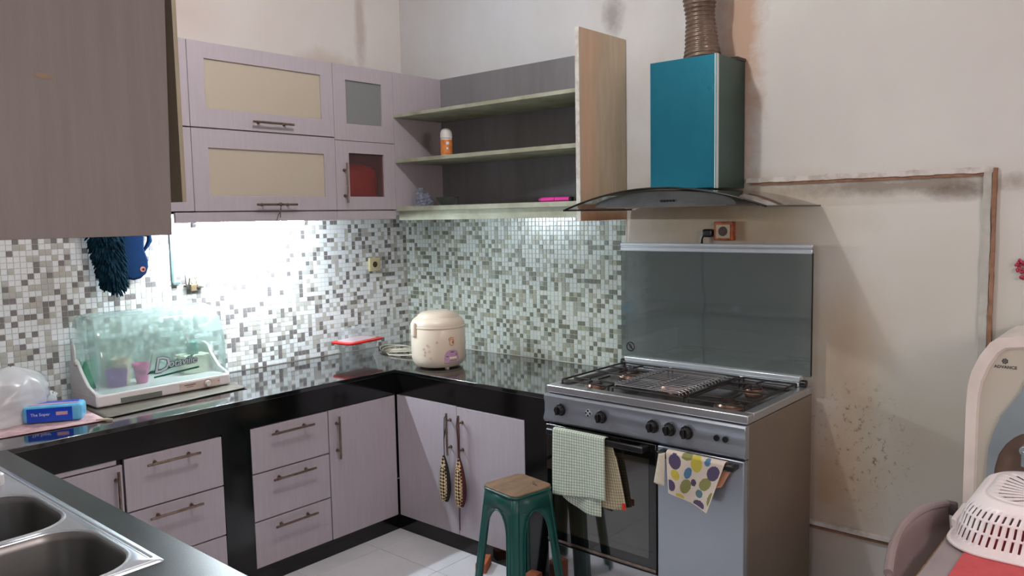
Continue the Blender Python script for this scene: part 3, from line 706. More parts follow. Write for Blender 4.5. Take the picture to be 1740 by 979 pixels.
for (cx, cy, ww, dd) in bowls:
    b = MB(); prof = [(0, 0.0, 0.10), (0.003, -0.004, 0.098), (0.006, -0.02, 0.095), (0.012, -0.12, 0.09), (0.02, -0.165, 0.082), (0.045, -0.182, 0.06), (0.10, -0.188, 0.04)]
    rings_ = [rrect(cx, cy, ww - 2 * o_, dd - 2 * o_, max(rr, 0.02), 10) for o_, z_, rr in prof]; n = len(rings_[0])
    for rg, (o_, z_, rr) in zip(rings_, prof): b.v += [(x, y, zr + z_) for x, y in rg]
    for k in range(len(prof) - 1):
        for i in range(n): b.f.append((k * n + i, k * n + (i + 1) % n, (k + 1) * n + (i + 1) % n, (k + 1) * n + i)); b.m.append(0)
    b.f.append(tuple(range((len(prof) - 1) * n, len(prof) * n))); b.m.append(0)
    bo = obj('bowl', b, 'bowl_steel', t, ang=60)
    obj('drain', MB().lathe((cx, cy, zr - 0.1875), [(0.045, 0), (0.04, 0.002), (0.03, 0.0005), (0.004, 0.0006)], 28), 'bar_steel', bo)
b = MB().lathe((-2.55, -1.035, zr + 0.0), [(0.022, 0.0), (0.024, 0.004), (0.024, 0.03), (0.018, 0.036)], 20)
tag(obj('jar', b, 'white_plastic', origin=(-2.55, -1.035, zr)), 'small white jar standing on the far end of the sink rim', 'jar')

# ------------------------------------------------------------------ range hood
HY0, HY1, HC = -1.6217, -2.5159, -2.0688
def gz(y): return 1.700 - 0.079 * ((y - HC) / 0.447) ** 2
t = thing('range_hood', 'chimney range hood with blue film-covered duct box and curved smoked glass', 'range hood', (-0.27, HC, 1.63))
b = MB(); b.grid(lambda u, v: (-0.543 + 0.537 * v, HY0 + (HY1 - HY0) * u, gz(HY0 + (HY1 - HY0) * u)), 48, 2)
gl = obj('glass_canopy', b, 'hood_glass', t)
b = MB(); b.tube([(-0.543, HY0 + (HY1 - HY0) * k / 48, gz(HY0 + (HY1 - HY0) * k / 48)) for k in range(49)], 0.0042, 8)
for yy in (HY0, HY1): b.cyl((-0.543, yy, gz(yy)), (-0.008, yy, gz(yy)), 0.0036, n=8)
obj('glass_edge', b, 'glass_edge', gl)
top = [(HC + 0.315 * math.cos(PI * k / 24), 1.630 + 0.058 * math.sin(PI * k / 24) ** 0.9) for k in range(25)]
body = [(y, z) for y, z in top]
bo = obj('hood_body', MB().prism(body, 'x', -0.50, -0.008), 'hood_steel', t, ang=25)
b = MB(); b.box(-0.485, -0.03, HC - 0.27, HC + 0.27, 1.626, 1.631)
obj('filter_panel', b, 'side_steel', bo)
for k in range(5):
    y = -2.072 - k * 0.0135
    obj('button', MB().cyl((-0.5, y, 1.650), (-0.505, y, 1.650), 0.0045, n=12), 'black', t)
CY0, CY1 = -1.885, -2.190
b = MB(); b.box(-0.27, -0.269, CY1, CY0, 1.703, 2.235); b.box(-0.269, -0.008, CY0 - 0.001, CY0, 1.703, 2.235)
ch = obj('chimney', b, 'film_blue', t, smooth=False)
b = MB(); b.box(-0.268, -0.008, CY1, CY1 + 0.0012, 1.703, 2.235)
obj('side_sheet', b, 'film_side_shade', ch)['label'] = 'right side of the duct box, its dull green-grey reflection painted in'
b = MB(); b.box(-0.2715, -0.252, CY1 - 0.0012, CY1, 1.700, 2.236)
obj('film_edge', b, 'film_edge', ch)['label'] = 'peeled film edge along the corner, its white reflection painted in'
obj('film_stripe', MB().box(-0.2712, -0.27, CY1 + 0.004, CY1 + 0.008, 1.70, 2.236), 'film_edge', ch)
obj('top_collar', MB().box(-0.262, -0.010, CY1 + 0.004, CY0 - 0.004, 2.200, 2.206), 'black', ch)
obj('bracket', MB().box(-0.09, -0.006, CY1 - 0.004, CY1 + 0.03, 2.235, 2.247), 'black', ch)
# flexible duct
pts = []; rr = []
for k in range(241):
    u = k / 240; z = 2.208 + 1.03 * u
    yy = -2.060 + 0.020 * math.sin(u * 5.5); xx = -0.135 + 0.01 * math.sin(u * 9)
    sag = 0.004 * noise.noise(Vector((0, 0, z * 9)))
    pts.append((xx, yy, z)); rr.append(0.0665 + 0.0035 * math.sin(u * 2 * PI * 58) + sag + (0.008 * math.exp(-((z - 2.26) / 0.03) ** 2)) - 0.006 * math.exp(-((z - 2.43) / 0.05) ** 2))
tag(obj('flexible_duct', MB().tube(pts, rr, 36), 'duct', origin=(-0.135, -2.06, 2.208), ang=80), 'brown ribbed flexible foil duct rising from the blue hood box', 'duct')

# sockets and cords
t = thing('power_outlet', 'grimy orange-brown wall outlet under the range hood', 'outlet', (0, -2.10, 1.52))
b = MB(); b.box(-0.030, -0.0, -2.150, -2.060, 1.478, 1.560)
ob = obj('frame', b, 'socket_orange', t, bevel=0.004)
obj('face_plate', MB().box(-0.033, -0.030, -2.138, -2.072, 1.488, 1.548), mat('outlet_face', (176, 156, 130), 0.5), t, bevel=0.002)
obj('socket_hole', MB().cyl((-0.0335, -2.105, 1.518), (-0.0345, -2.105, 1.518), 0.021, n=24), mat('outlet_hole', (60, 28, 20), 0.5), t)
t = thing('power_plug', 'black plug and cord hanging left of the orange outlet behind the lid', 'plug', (-0.03, -2.03, 1.51))
obj('plug_body', MB().box(-0.040, -0.012, -2.054, -2.008, 1.492, 1.528), 'black', t, bevel=0.008)
b = MB(); q = [(-0.026, -2.010, 1.505), (-0.026, -2.000, 1.485), (-0.022, -1.998, 1.45), (-0.02, -2.0, 1.35), (-0.018, -2.006, 1.26), (-0.018, -2.012, 1.2), (-0.018, -2.006, 1.12), (-0.018, -2.008, 1.0), (-0.02, -2.015, 0.86)]
obj('cord', b.tube(q, 0.0062, 8), 'black', t)
t = thing('power_outlet', 'small cream wall outlet on the mosaic left of the rice cooker', 'outlet', (-0.268, -0.006, 1.333))
obj('frame', MB().box(-0.308, -0.228, -0.022, -0.0055, 1.293, 1.373), 'socket_cream', t, bevel=0.004)
obj('socket_ring', MB().tube([(-0.268 + 0.021 * math.cos(a / 24 * 2 * PI), -0.0222, 1.333 + 0.021 * math.sin(a / 24 * 2 * PI)) for a in range(24)], 0.0024, 6, closed=True), 'socket_cream', t)
obj('socket_hole', MB().cyl((-0.268, -0.022, 1.333), (-0.268, -0.0232, 1.333), 0.017, n=24), mat('hole_dark', (70, 62, 48), 0.6), t)

# ------------------------------------------------------------------ gas range
SY0_, SY1_ = -1.6128, -2.5128; SXF = -0.668; SZ = 0.8875
t = thing('gas_range', 'wide stainless freestanding gas range with black oven door and open glass lid', 'stove', (-0.36, -2.06, 0))
obj('body', MB().box(-0.655, -0.055, SY1_ + 0.002, SY0_ - 0.002, 0.04, 0.852), 'side_steel', t, bevel=0.002)
b = MB(); fr = 0.045; z0, z1 = 0.8555, SZ
b.box(SXF, SXF + 0.050, SY1_, SY0_, z0, z1); b.box(-0.10, -0.055, SY1_, SY0_, z0, z1 - 0.004)
b.box(SXF + 0.05, -0.10, SY1_, SY1_ + 0.040, z0, z1); b.box(SXF + 0.05, -0.10, SY0_ - 0.028, SY0_, z0, z1)
obj('cooktop_frame', b, 'steel', t, bevel=0.004)
obj('cooktop_plate', MB().box(SXF + 0.045, -0.095, SY1_ + 0.038, SY0_ - 0.025, 0.8565, 0.874), 'enamel', t)
prof = [(SXF + 0.01, 0.8525), (SXF - 0.012, 0.852), (SXF - 0.020, 0.845), (SXF - 0.022, 0.835), (SXF - 0.016, 0.815), (SXF - 0.017, 0.775), (SXF - 0.026, 0.752), (SXF - 0.026, 0.744), (SXF - 0.016, 0.733), (SXF + 0.01, 0.733)]
cp = obj('control_panel', MB().prism(prof, 'y', SY1_ + 0.001, SY0_ - 0.001), 'panel_steel', t, bevel=0.0015, ang=30)
for y in (-1.700, -1.905, -2.140, -2.212, -2.284):
    kb = obj('knob', MB().cyl((SXF - 0.016, y, 0.795), (SXF - 0.021, y, 0.795), 0.026, n=28).cyl((SXF - 0.021, y, 0.795), (SXF - 0.042, y, 0.795), 0.021, 0.018, n=24), 'black', t, bevel=0.0015)
    obj('grip', MB().box(SXF - 0.052, SXF - 0.040, y - 0.005, y + 0.005, 0.777, 0.813), 'black', kb, bevel=0.002)
for y in (-2.403, -2.437):
    obj('push_button', MB().cyl((SXF - 0.016, y, 0.795), (SXF - 0.022, y, 0.795), 0.011, n=20), 'black', t)
b = MB(); 
for k in range(4):
    a = PI / 2 * k; cy_, cz_ = -1.839 + 0.010 * math.cos(a), 0.800 + 0.010 * math.sin(a); b.cyl((SXF - 0.016, cy_, cz_), (SXF - 0.0195, cy_, cz_), 0.0042, n=10)
obj('ignition_mark', b, 'black', t)
b = MB(); b.prism([(-1.839 + 0.019, 0.80), (-1.839, 0.819), (-1.839 - 0.019, 0.80), (-1.839, 0.781)], 'x', SXF - 0.016, SXF - 0.0175)
obj('ignition_plate', b, 'bright', t)
od = obj('oven_door', MB().box(SXF - 0.022, SXF + 0.012, -2.157, -1.625, 0.215, 0.726), 'black_glass', t, bevel=0.003)
obj('oven_window', MB().box(SXF - 0.0235, SXF - 0.022, -2.125, -1.665, 0.27, 0.665), 'oven_glass', od)
b = MB(); hz = 0.708; hx_ = SXF - 0.062
b.box(hx_ - 0.008, hx_ + 0.008, -2.125, -1.660, hz - 0.013, hz + 0.013); b.box(hx_, SXF - 0.02, -2.125, -2.095, hz - 0.012, hz + 0.012); b.box(hx_, SXF - 0.02, -1.69, -1.66, hz - 0.012, hz + 0.012)
obj('handle', b, 'black', od, bevel=0.005)
obj('bottom_trim', MB().box(SXF - 0.024, SXF - 0.021, -2.155, -1.627, 0.222, 0.232), 'bar_steel', od)
obj('lower_drawer', MB().box(SXF - 0.018, SXF + 0.012, -2.157, -1.625, 0.05, 0.210), mat('mirror_steel', (170, 170, 172), 0.07, 0.95), t, bevel=0.002)
sd = obj('storage_door', MB().box(SXF - 0.022, SXF + 0.012, -2.509, -2.163, 0.05, 0.726), 'panel_steel', t, bevel=0.003)
b = MB(); b.box(hx_ - 0.008, hx_ + 0.006, -2.490, -2.185, hz - 0.012, hz + 0.012); b.box(hx_, SXF - 0.02, -2.490, -2.462, hz - 0.012, hz + 0.012); b.box(hx_, SXF - 0.02, -2.213, -2.185, hz - 0.012, hz + 0.012)
obj('handle', b, 'black', sd, bevel=0.005)
for (x, y) in ((-0.62, -1.66), (-0.62, -2.47), (-0.1, -1.66), (-0.1, -2.47)):
    obj('foot', MB().cyl((x, y, 0), (x, y, 0.04), 0.018, 0.022, n=16), 'black', t)
for (x, y, r) in ((-0.54, -1.775, 0.030), (-0.25, -1.765, 0.042), (-0.36, -2.050, 0.062), (-0.53, -2.375, 0.040), (-0.24, -2.345, 0.034)):
    bu = obj('burner', MB().lathe((x, y, 0.874), [(r + 0.018, 0), (r + 0.016, 0.004), (r + 0.004, 0.005), (r, 0.014), (r * 0.6, 0.015)], 32), 'brass', t)
    obj('burner_cap', MB().lathe((x, y, 0.888), [(r - 0.002, 0), (r + 0.001, 0.003), (r - 0.003, 0.008), (r * 0.3, 0.010)], 32), 'burner', bu)
def grate(y0, y1, x0, x1, cs):
    b = MB(); z = 0.902; r = 0.0042
    for yy in (y0, y1): b.cyl((x0, yy, z), (x1, yy, z), r, n=8)
    for xx in (x0, (x0 + x1) / 2, x1): b.cyl((xx, y0, z), (xx, y1, z), r, n=8)
    for (cx, cy) in cs:
        for a in range(4):
            an = PI / 4 + a * PI / 2 if False else a * PI / 2
            ex_, ey_ = cx + 0.11 * math.cos(an), cy + 0.11 * math.sin(an)
            ex_ = min(max(ex_, x0), x1); ey_ = min(max(ey_, y1), y0)
            b.cyl((cx + 0.025 * math.cos(an), cy + 0.025 * math.sin(an), z + 0.002), (ex_, ey_, z), r, n=8)
    for xx in (x0, x1):
        for yy in (y0, y1): b.cyl((xx, yy, z), (xx, yy, 0.874), r, n=8)
    return b
obj('pan_grate', grate(-1.650, -1.885, -0.605, -0.120, [(-0.54, -1.775), (-0.25, -1.765)]), 'cast_iron', t)
obj('pan_grate', grate(-1.905, -2.225, -0.605, -0.120, [(-0.36, -2.05)]), 'cast_iron', t)
obj('pan_grate', grate(-2.245, -2.470, -0.605, -0.120, [(-0.53, -2.375), (-0.24, -2.345)]), 'cast_iron', t)
# glass lid
LX = -0.072
ld = obj('glass_lid', MB().box(LX - 0.003, LX + 0.003, -2.513, -1.606, 0.925, 1.450), 'lid_glass', t)
b = MB(); b.box(LX - 0.010, LX + 0.007, -2.513, -1.606, 1.452, 1.466); b.box(LX - 0.010, LX + 0.007, -2.513, -1.606, 1.428, 1.446)
obj('top_rail', b, 'bright', ld, bevel=0.003); obj('rail_groove', MB().box(LX - 0.006, LX + 0.005, -2.512, -1.607, 1.444, 1.455), 'steel', ld)
obj('side_edge', MB().box(LX - 0.0035, LX + 0.0035, -2.5155, -2.512, 0.93, 1.43), 'glass_edge', ld)
b = MB(); b.box(-0.115, LX + 0.01, -2.478, -1.640, 0.888, 0.905); b.box(-0.105, LX + 0.01, -2.478, -1.640, 0.907, 0.928)
obj('hinge_rail', b, 'bright', t, bevel=0.003)
for y in (-1.628, -2.492): obj('hinge_cap', MB().cyl((-0.092, y - 0.011, 0.900), (-0.092, y + 0.011, 0.900), 0.015, n=20), 'black', t, bevel=0.002)
b = MB(); c = (-1.657, 0.972); b.tube([(LX - 0.004, c[0] + 0.021 * math.cos(2 * PI * k / 28), c[1] + 0.021 * math.sin(2 * PI * k / 28)) for k in range(28)], 0.0022, 6, closed=True)
b.cyl((LX - 0.004, c[0] + 0.013, c[1] + 0.014), (LX - 0.004, c[0] - 0.013, c[1] - 0.014), 0.0022, n=6); b.tube([(LX - 0.004, c[0] - 0.002, c[1] - 0.010), (LX - 0.004, c[0] - 0.007, c[1]), (LX - 0.004, c[0], c[1] + 0.010), (LX - 0.004, c[0] + 0.006, c[1] - 0.002), (LX - 0.004, c[0] - 0.002, c[1] - 0.010)], 0.0014, 6)
obj('warning_symbol', b, 'black', ld)
# wire rack
b = MB(); z = 0.9185; X0, X1, Y0, Y1 = -0.600, -0.200, -1.915, -2.205
rails = [(X0, Y0, z - 0.004), (X1, Y0, z - 0.004), (X1, Y1, z - 0.004), (X0, Y1, z - 0.004)]
b.tube(rails, 0.0026, 8, closed=True)
nw = 15
for k in range(nw):
    x = X0 + 0.01 + (X1 - X0 - 0.02) * k / (nw - 1)
    b.tube([(x, Y0 + 0.010, z), (x, Y0 - 0.02, z), (x, Y1 + 0.012, z), (x, Y1 - 0.004, z - 0.003), (x, Y1 - 0.012, z - 0.012)], 0.0014, 6)
for yy in (Y0 - 0.015, -2.06, Y1 + 0.02): b.cyl((X0, yy, z - 0.004), (X1, yy, z - 0.004), 0.002, n=6)
for x in (X0, X1):
    for y in (Y0, Y1): b.cyl((x, y, z - 0.004), (x, y, 0.907), 0.0026, n=6)
tag(obj('wire_rack', b, 'steel', origin=(-0.4, -2.06, 0.907)), 'chrome wire rack lying over the middle burner of the range', 'rack')

# towels
def cloth(fn, nu, nv, name, m, parent, thick=0.0025, mi=None, uvf=None):
    b = MB(); b.grid(fn, nu, nv, mi=mi)
    W = nu + 1
    uv = (lambda vi: uvf((vi % W) / nu, (vi // W) / nv)) if uvf else None
    return obj(name, b, m, parent, solid=thick, fix=False, uv=uv, ang=180)
hz_t = hz + 0.013
t = thing('dish_towel', 'pale green checked dish towel folded over the oven door handle', 'towel', (-0.73, -1.83, hz_t))
def lerp(a, b, t): return a + (b - a) * t
def f_front(u, v):
    # v 0 = bottom front, 1 = over the bar
    zb_ = lerp(0.452, 0.480, u); y = lerp(-1.703, -1.957, u) - 0.010 * (1 - v) * (u - 0.3)
    zt = 0.727
    if v > 0.86:
        a = (v - 0.86) / 0.14 * PI; x = hx_ - 0.0 - 0.0135 * math.cos(a); z = zt - 0.006 + 0.006 * math.sin(a) + 0.004
    else:
        z = lerp(zb_, zt - 0.002, v / 0.86); x = hx_ - 0.0135 - 0.005 * math.sin(u * 7 + v * 2) * (1 - v) - 0.004 * (1 - v)
    return (x, y, z)
cloth(f_front, 26, 40, 'front_flap', 'check_cloth', t, uvf=lambda u, v: (u * 0.255, v * 0.32))
def f_back(u, v):
    zb_ = lerp(0.420, 0.462, u) + 0.018 * math.sin(u * 5 + 0.6); y = lerp(-1.725, -1.965, u) - 0.068 * u * (1 - v) ** 0.7 - 0.004
    z = lerp(zb_, 0.716, v); x = hx_ + 0.014 + 0.004 * math.sin(u * 9 + 2 * v) + (0.004 if v < 0.8 else 0)
    return (min(x, SXF - 0.028), y, z)
cloth(f_back, 26, 30, 'back_flap', check_cloth('check_cloth_warm', (192, 180, 150), (110, 98, 80), 0.012, 0.0125), t, uvf=lambda u, v: (u * 0.30, v * 0.30))
def f_fold(u, v):
    z = lerp(0.405 + 0.05 * (1 - u) - 0.02 * math.sin(u * 3), 0.49, v); y = lerp(-1.735, -1.932, u); x = hx_ - 0.006 - 0.004 * math.sin(u * 11)
    return (x, y, z)
cloth(f_fold, 24, 12, 'inner_fold', 'check_cloth', t, uvf=lambda u, v: (u * 0.2, v * 0.09))
obj('hanging_tag', MB().box(hx_ + 0.006, hx_ + 0.009, -2.040, -2.024, 0.452, 0.478), 'red', t)
# dotted towel
EL = [(0.16, 0.80, 0.115, 0.18, 'p', 0), (0.37, 0.97, 0.09, 0.075, 'o', 0), (0.55, 0.86, 0.10, 0.17, 'y', 0.2), (0.42, 0.62, 0.07, 0.135, 'b', -0.3), (0.73, 0.94, 0.05, 0.07, 'b', 0), (0.87, 0.76, 0.11, 0.15, 'p', 0),
      (0.17, 0.50, 0.09, 0.12, 'y', 0.2), (0.08, 0.22, 0.10, 0.13, 'p', 0), (0.40, 0.31, 0.11, 0.17, 'o', -0.4), (0.55, 0.45, 0.055, 0.08, 'p', 0), (0.78, 0.50, 0.11, 0.14, 'o', -0.4), (0.71, 0.27, 0.08, 0.085, 't', 0),
      (0.76, 0.06, 0.14, 0.085, 'p', -0.3), (0.96, 0.27, 0.05, 0.13, 'o', 0), (0.30, 0.05, 0.10, 0.05, 'y', 0.2)]
DM = [mat('towel_cream', (204, 190, 176), 0.9), mat('dot_purple', (78, 66, 96), 0.9), mat('dot_olive', (128, 128, 76), 0.9), mat('dot_yellow', (186, 172, 66), 0.9), mat('dot_blue', (74, 116, 146), 0.9), mat('dot_teal', (84, 112, 120), 0.9), mat('towel_hem', (214, 200, 186), 0.9)]
KI = dict(p=1, o=2, y=3, b=4, t=5)
t = thing('dish_towel', 'cream towel printed with purple, olive and yellow dots on the right handle', 'towel', (-0.73, -2.34, hz_t))
A_, B_, C_, D_ = (-2.232, 0.722), (-2.462, 0.719), (-2.397, 0.532), (-2.245, 0.575)
def f2(u, v):
    top_ = (lerp(A_[0], B_[0], u), lerp(A_[1], B_[1], u)); bot = (lerp(D_[0], C_[0], u), lerp(D_[1], C_[1], u) + 0.004 * math.sin(u * 3))
    if v > 0.92:
        a = (v - 0.92) / 0.08 * PI; return (hx_ - 0.0135 * math.cos(a), top_[0], top_[1] + 0.004 + 0.006 * math.sin(a))
    vv = v / 0.92; y = lerp(bot[0], top_[0], vv); z = lerp(bot[1], top_[1] + 0.002, vv)
    return (hx_ - 0.0135 - 0.006 * math.sin(u * 6 + 1) * (1 - vv) - 0.003, y, z)
NU, NV = 84, 84
def mi2(i, j):
    u, v = (i + .5) / NU, (j + .5) / NV / 0.95
    if u < 0.02 or u > 0.975 or v < 0.02: return 6
    for (cu, cv, ru, rv, k, sl) in EL:
        du = (u - cu) + sl * (v - cv) * 0.5; dvv = v - cv
        if (du / ru) ** 2 + (dvv / rv) ** 2 < 1: return KI[k]
    return 0
cloth(f2, NU, NV, 'front_flap', DM, t, mi=mi2)
def f3(u, v):
    y = lerp(lerp(-2.182, -2.226, u), lerp(-2.203, -2.229, u), v); z = lerp(lerp(0.602, 0.598, u), lerp(0.716, 0.724, u), v)
    return (hx_ - 0.0145 - 0.006 * math.sin(u * PI) - 0.004, y, z)
cloth(f3, 8, 14, 'side_fold', 'cream_cloth', t)
def f4(u, v):
    y = lerp(lerp(-2.36, -2.437, u), lerp(-2.36, -2.482, u), v); z = lerp(lerp(0.60, 0.628, u), 0.712, v)
    return (hx_ + 0.016 + 0.003 * math.sin(u * 6), y, z)
cloth(f4, 10, 10, 'back_flap', 'orange_cloth', t)

# woven pouches on the cabinet handles
def weave(name, c1, c2):
    s = NT(name); s.b.inputs['Roughness'].default_value = 0.8
    ck = s.node('ShaderNodeTexChecker'); ck.inputs['Scale'].default_value = 85; s.link(s.coords((1, 1, 1), (0.78, 0.0, 0.0)), ck.inputs[0])
    ck.inputs[1].default_value = lin(c1); ck.inputs[2].default_value = lin(c2); s.link(ck.outputs[0], s.b.inputs['Base Color']); return s.m
def pouch(y, zt, zb_, label, cw, mfab, strands):
    t = thing('woven_pouch', label, 'pouch', (FB - 0.03, y, zb_)); hgt = zt - zb_
    def fn(rx, ry, x):
        prof = []
        for k in range(19):
            u = k / 18; r = math.sin(PI * min(1, u * 0.93 + 0.07)) ** 0.55 if u < 0.5 else (1 - ((u - 0.5) / 0.5) ** 2.2) ** 0.8 * 1.0
            prof.append((max(0.06, r * (0.82 + 0.18 * math.cos(u * PI))), hgt * u))
        return MB().lathe((x, y, zb_), prof, 24, sx=rx, sy=ry)
    bo = obj('body', fn(0.020, 0.042, FB - 0.026), mfab, t)
    obj('woven_face', fn(0.014, 0.030, FB - 0.035), cw, bo)
    for s_ in strands: obj('cord', MB().tube(s_, 0.0024, 6), mfab, t)
xh = FB - 0.028
pouch(-0.997, 0.470, 0.243, 'black and cream woven pouch hanging from the left cabinet door handle', weave('weave_black', (206, 184, 140), (28, 22, 22)), mat('black_cloth', (26, 22, 24), 0.8),
      [[(xh, -1.000, 0.468), (xh - .003, -1.003, 0.55), (xh - .006, -1.010, 0.62), (xh - .009, -1.015, 0.655), (xh, -1.015, 0.665), (xh + .008, -1.018, 0.645), (xh + .004, -1.008, 0.60), (xh - .003, -1.003, 0.55)]])
pouch(-1.100, 0.480, 0.240, 'dark red and cream woven pouch hanging from the right cabinet door handle', weave('weave_red', (212, 186, 138), (60, 22, 26)), mat('red_cloth_dark', (74, 26, 34), 0.8),
      [[(xh, -1.098, 0.478), (xh - .004, -1.097, 0.56), (xh - .008, -1.094, 0.63), (xh - .002, -1.094, 0.665), (xh + .008, -1.096, 0.64), (xh + .002, -1.100, 0.56), (xh, -1.098, 0.478)],
       [(xh, -1.096, 0.245), (xh + .002, -1.092, 0.18), (xh + .004, -1.09, 0.12)]])

# ------------------------------------------------------------------ green stool
t = thing('stool', 'dark green plastic stool with a brown board seat, before the range', 'stool', (-0.866, -1.610, 0))
SCX, SCY, ROT = -0.866, -1.610, math.radians(-9)
def sw(x, y, z):
    c, s_ = math.cos(ROT), math.sin(ROT); return (SCX + x * c - y * s_, SCY + x * s_ + y * c, z)
ZS = 0.494
def hh(z): return 0.100 + 0.046 * (1 - z / ZS)
b = MB(); rc = 0.022; NZ = 22; legw = 0.030; archtop = 0.425
def side(k, s_, z):
    h = hh(z); x, y = s_, -h
    a = k * PI / 2; return sw(x * math.cos(a) - y * math.sin(a), x * math.sin(a) + y * math.cos(a), z)
def gap(z):
    full = hh(z) - rc - legw * (0.85 + 0.25 * z)
    if z <= 0.33: return full
    u = (z - 0.33) / (archtop - 0.33)
    return full * math.sqrt(max(0, 1 - u * u)) if u < 1 else 0
zsL = [0.33 * i / 12 for i in range(12)] + [0.33 + (archtop - 0.33) * math.sin(PI / 2 * i / 10) for i in range(11)]
for k in range(4):
    for sg in (-1, 1):
        o = len(b.v)
        for z in zsL: b.v += [side(k, sg * (hh(z) - rc), z), side(k, sg * gap(z), z)]
        for i in range(len(zsL) - 1): b.f.append((o + 2 * i, o + 2 * i + 1, o + 2 * i + 3, o + 2 * i + 2)); b.m.append(0)
    o = len(b.v); z = archtop
    for z in (archtop, ZS): b.v += [side(k, -(hh(z) - rc), z), side(k, 0, z), side(k, hh(z) - rc, z)]
    b.f += [(o, o + 1, o + 4, o + 3), (o + 1, o + 2, o + 5, o + 4)]; b.m += [0, 0]
    # rounded corner
    o = len(b.v); zc = zsL + [ZS]
    for z in zc:
        h = hh(z) - rc
        for q in range(6):
            a = -PI / 2 + PI / 2 * q / 5; x = h + rc * math.cos(a); y = -h + rc * math.sin(a); aa = k * PI / 2
            b.v.append(sw(x * math.cos(aa) - y * math.sin(aa), x * math.sin(aa) + y * math.cos(aa), z))
    for i in range(len(zc) - 1):
        for q in range(5): b.f.append((o + i * 6 + q, o + i * 6 + q + 1, o + (i + 1) * 6 + q + 1, o + (i + 1) * 6 + q)); b.m.append(0)
o = len(b.v)
obj('frame', b, 'green_plastic', t, solid=0.005, ang=50)
b = MB()
for k in range(4):
    pts = [side(k, -gap(z), z) for z in zsL] + [side(k, gap(z), z) for z in reversed(zsL[:-1])]
    b.tube(pts, 0.0042, 6)
obj('arch_lip', b, 'green_plastic', t)
pl_ = [sw(x, y, 0)[:2] for x, y in rrect(0, 0, 0.216, 0.216, 0.034, 6)]
obj('seat_shell', MB().prism(pl_, 'z', 0.4875, 0.4975), 'green_plastic', t, bevel=0.004)
def bow(x, y):
    k = 1 + 0.05 * (1 - (abs(x) * abs(y)) / 0.0121) ; return (x * k, y * k)
pl_ = [sw(*bow(x, y), 0)[:2] for x, y in rrect(0, 0, 0.206, 0.206, 0.028, 8)]
sb = obj('seat_board', MB().prism(pl_, 'z', 0.498, 0.505), 'stool_board', t, bevel=0.0015)
b = MB()
for (x, y, r) in ((0.05, -0.05, 0.010), (0.058, -0.035, 0.006), (0.045, -0.068, 0.006), (0.07, -0.02, 0.005)):
    p = sw(x, y, 0.505); b.lathe((p[0], p[1], 0.505), [(r, 0), (r * 0.9, 0.0004)], 10, sx=0.6, sy=1.3)
obj('stain', b, mat('stain_dark', (70, 50, 36), 0.7), sb)

for (x, y, sx_, sy_, a, lb) in ((-0.725, -1.275, 0.11, 0.05, 0.5, 'orange brick piece on the floor behind the stool, left of its near leg'), (-0.775, -1.600, 0.09, 0.055, 0.1, 'brown brick piece on the floor under the stool beside the range')):
    pr = [(x + u * math.cos(a) - v * math.sin(a), y + u * math.sin(a) + v * math.cos(a)) for u, v in ((-sx_ / 2, -sy_ / 2), (sx_ / 2, -sy_ / 2), (sx_ / 2, sy_ / 2), (-sx_ / 2, sy_ / 2))]
    tag(obj('broken_brick', MB().prism(pr, 'z', 0, 0.045 if y > -1.5 else 0.085), 'terracotta', bevel=0.004, origin=(x, y, 0)), lb, 'brick')

# ------------------------------------------------------------------ rice cooker
CC = Vector((-0.455, -0.735, H)); t = thing('rice_cooker', 'cream rice cooker with purple label standing at the counter corner', 'rice cooker', tuple(CC))
obj('body', MB().lathe(CC, [(0.10, 0.010), (0.122, 0.016), (0.134, 0.034), (0.138, 0.055), (0.139, 0.12), (0.138, 0.198), (0.136, 0.204)], 56), 'cream', t)
obj('base_ring', MB().lathe(CC, [(0.095, 0.006), (0.112, 0.008), (0.118, 0.015), (0.10, 0.016)], 40), 'cream', t)
obj('rim_band', MB().lathe(CC, [(0.137, 0.2045), (0.1395, 0.207), (0.1395, 0.213), (0.137, 0.2155)], 56), 'cream', t)
ldr = obj('lid', MB().lathe(CC, [(0.137, 0.216), (0.137, 0.228), (0.130, 0.242), (0.112, 0.256), (0.106, 0.258), (0.100, 0.268), (0.080, 0.280), (0.045, 0.287), (0.004, 0.288)], 56), 'cream', t)
for a in (0.3, 2.4, 4.4):
    obj('foot', MB().cyl((CC.x + 0.095 * math.cos(a), CC.y + 0.095 * math.sin(a), H), (CC.x + 0.095 * math.cos(a), CC.y + 0.095 * math.sin(a), H + 0.012), 0.012, n=14), 'cream', t)
acam = math.atan2(-3.677 - CC.y, -3.266 - CC.x)
def cpatch(a0, a1, z0, z1, name, m, parent, inside=None, r=0.1400, n=24, k=16, thick=0.0008):
    b = MB(); b.grid(lambda u, v: (CC.x + r * math.cos(a0 + (a1 - a0) * u), CC.y + r * math.sin(a0 + (a1 - a0) * u), H + z0 + (z1 - z0) * v), n, k, keep=(lambda i, j: inside((i + .5) / n * 2 - 1, (j + .5) / k)) if inside else None)
    return obj(name, b, m, parent, solid=thick)
ac = acam + 0.50
lbp = cpatch(ac - 0.30, ac + 0.30, 0.035, 0.100, 'purple_label', 'lilac', t, lambda u, v: abs(u) ** 3 + max(0, v) ** 3.0 < 1.0, n=40, k=30)
cpatch(ac - 0.10, ac + 0.20, 0.042, 0.064, 'switch_plate', 'cream', t, r=0.1408, n=10, k=2)
cpatch(ac - 0.06, ac + 0.16, 0.050, 0.053, 'switch_lever', 'print_brown', t, r=0.1418, n=8, k=1)
cpatch(ac - 0.06, ac + 0.09, 0.087, 0.091, 'label_print', 'print_dark', lbp, r=0.1408, n=8, k=1)
cpatch(ac - 0.23, ac - 0.14, 0.066, 0.070, 'label_print', 'print_dark', lbp, r=0.1408, n=4, k=1)
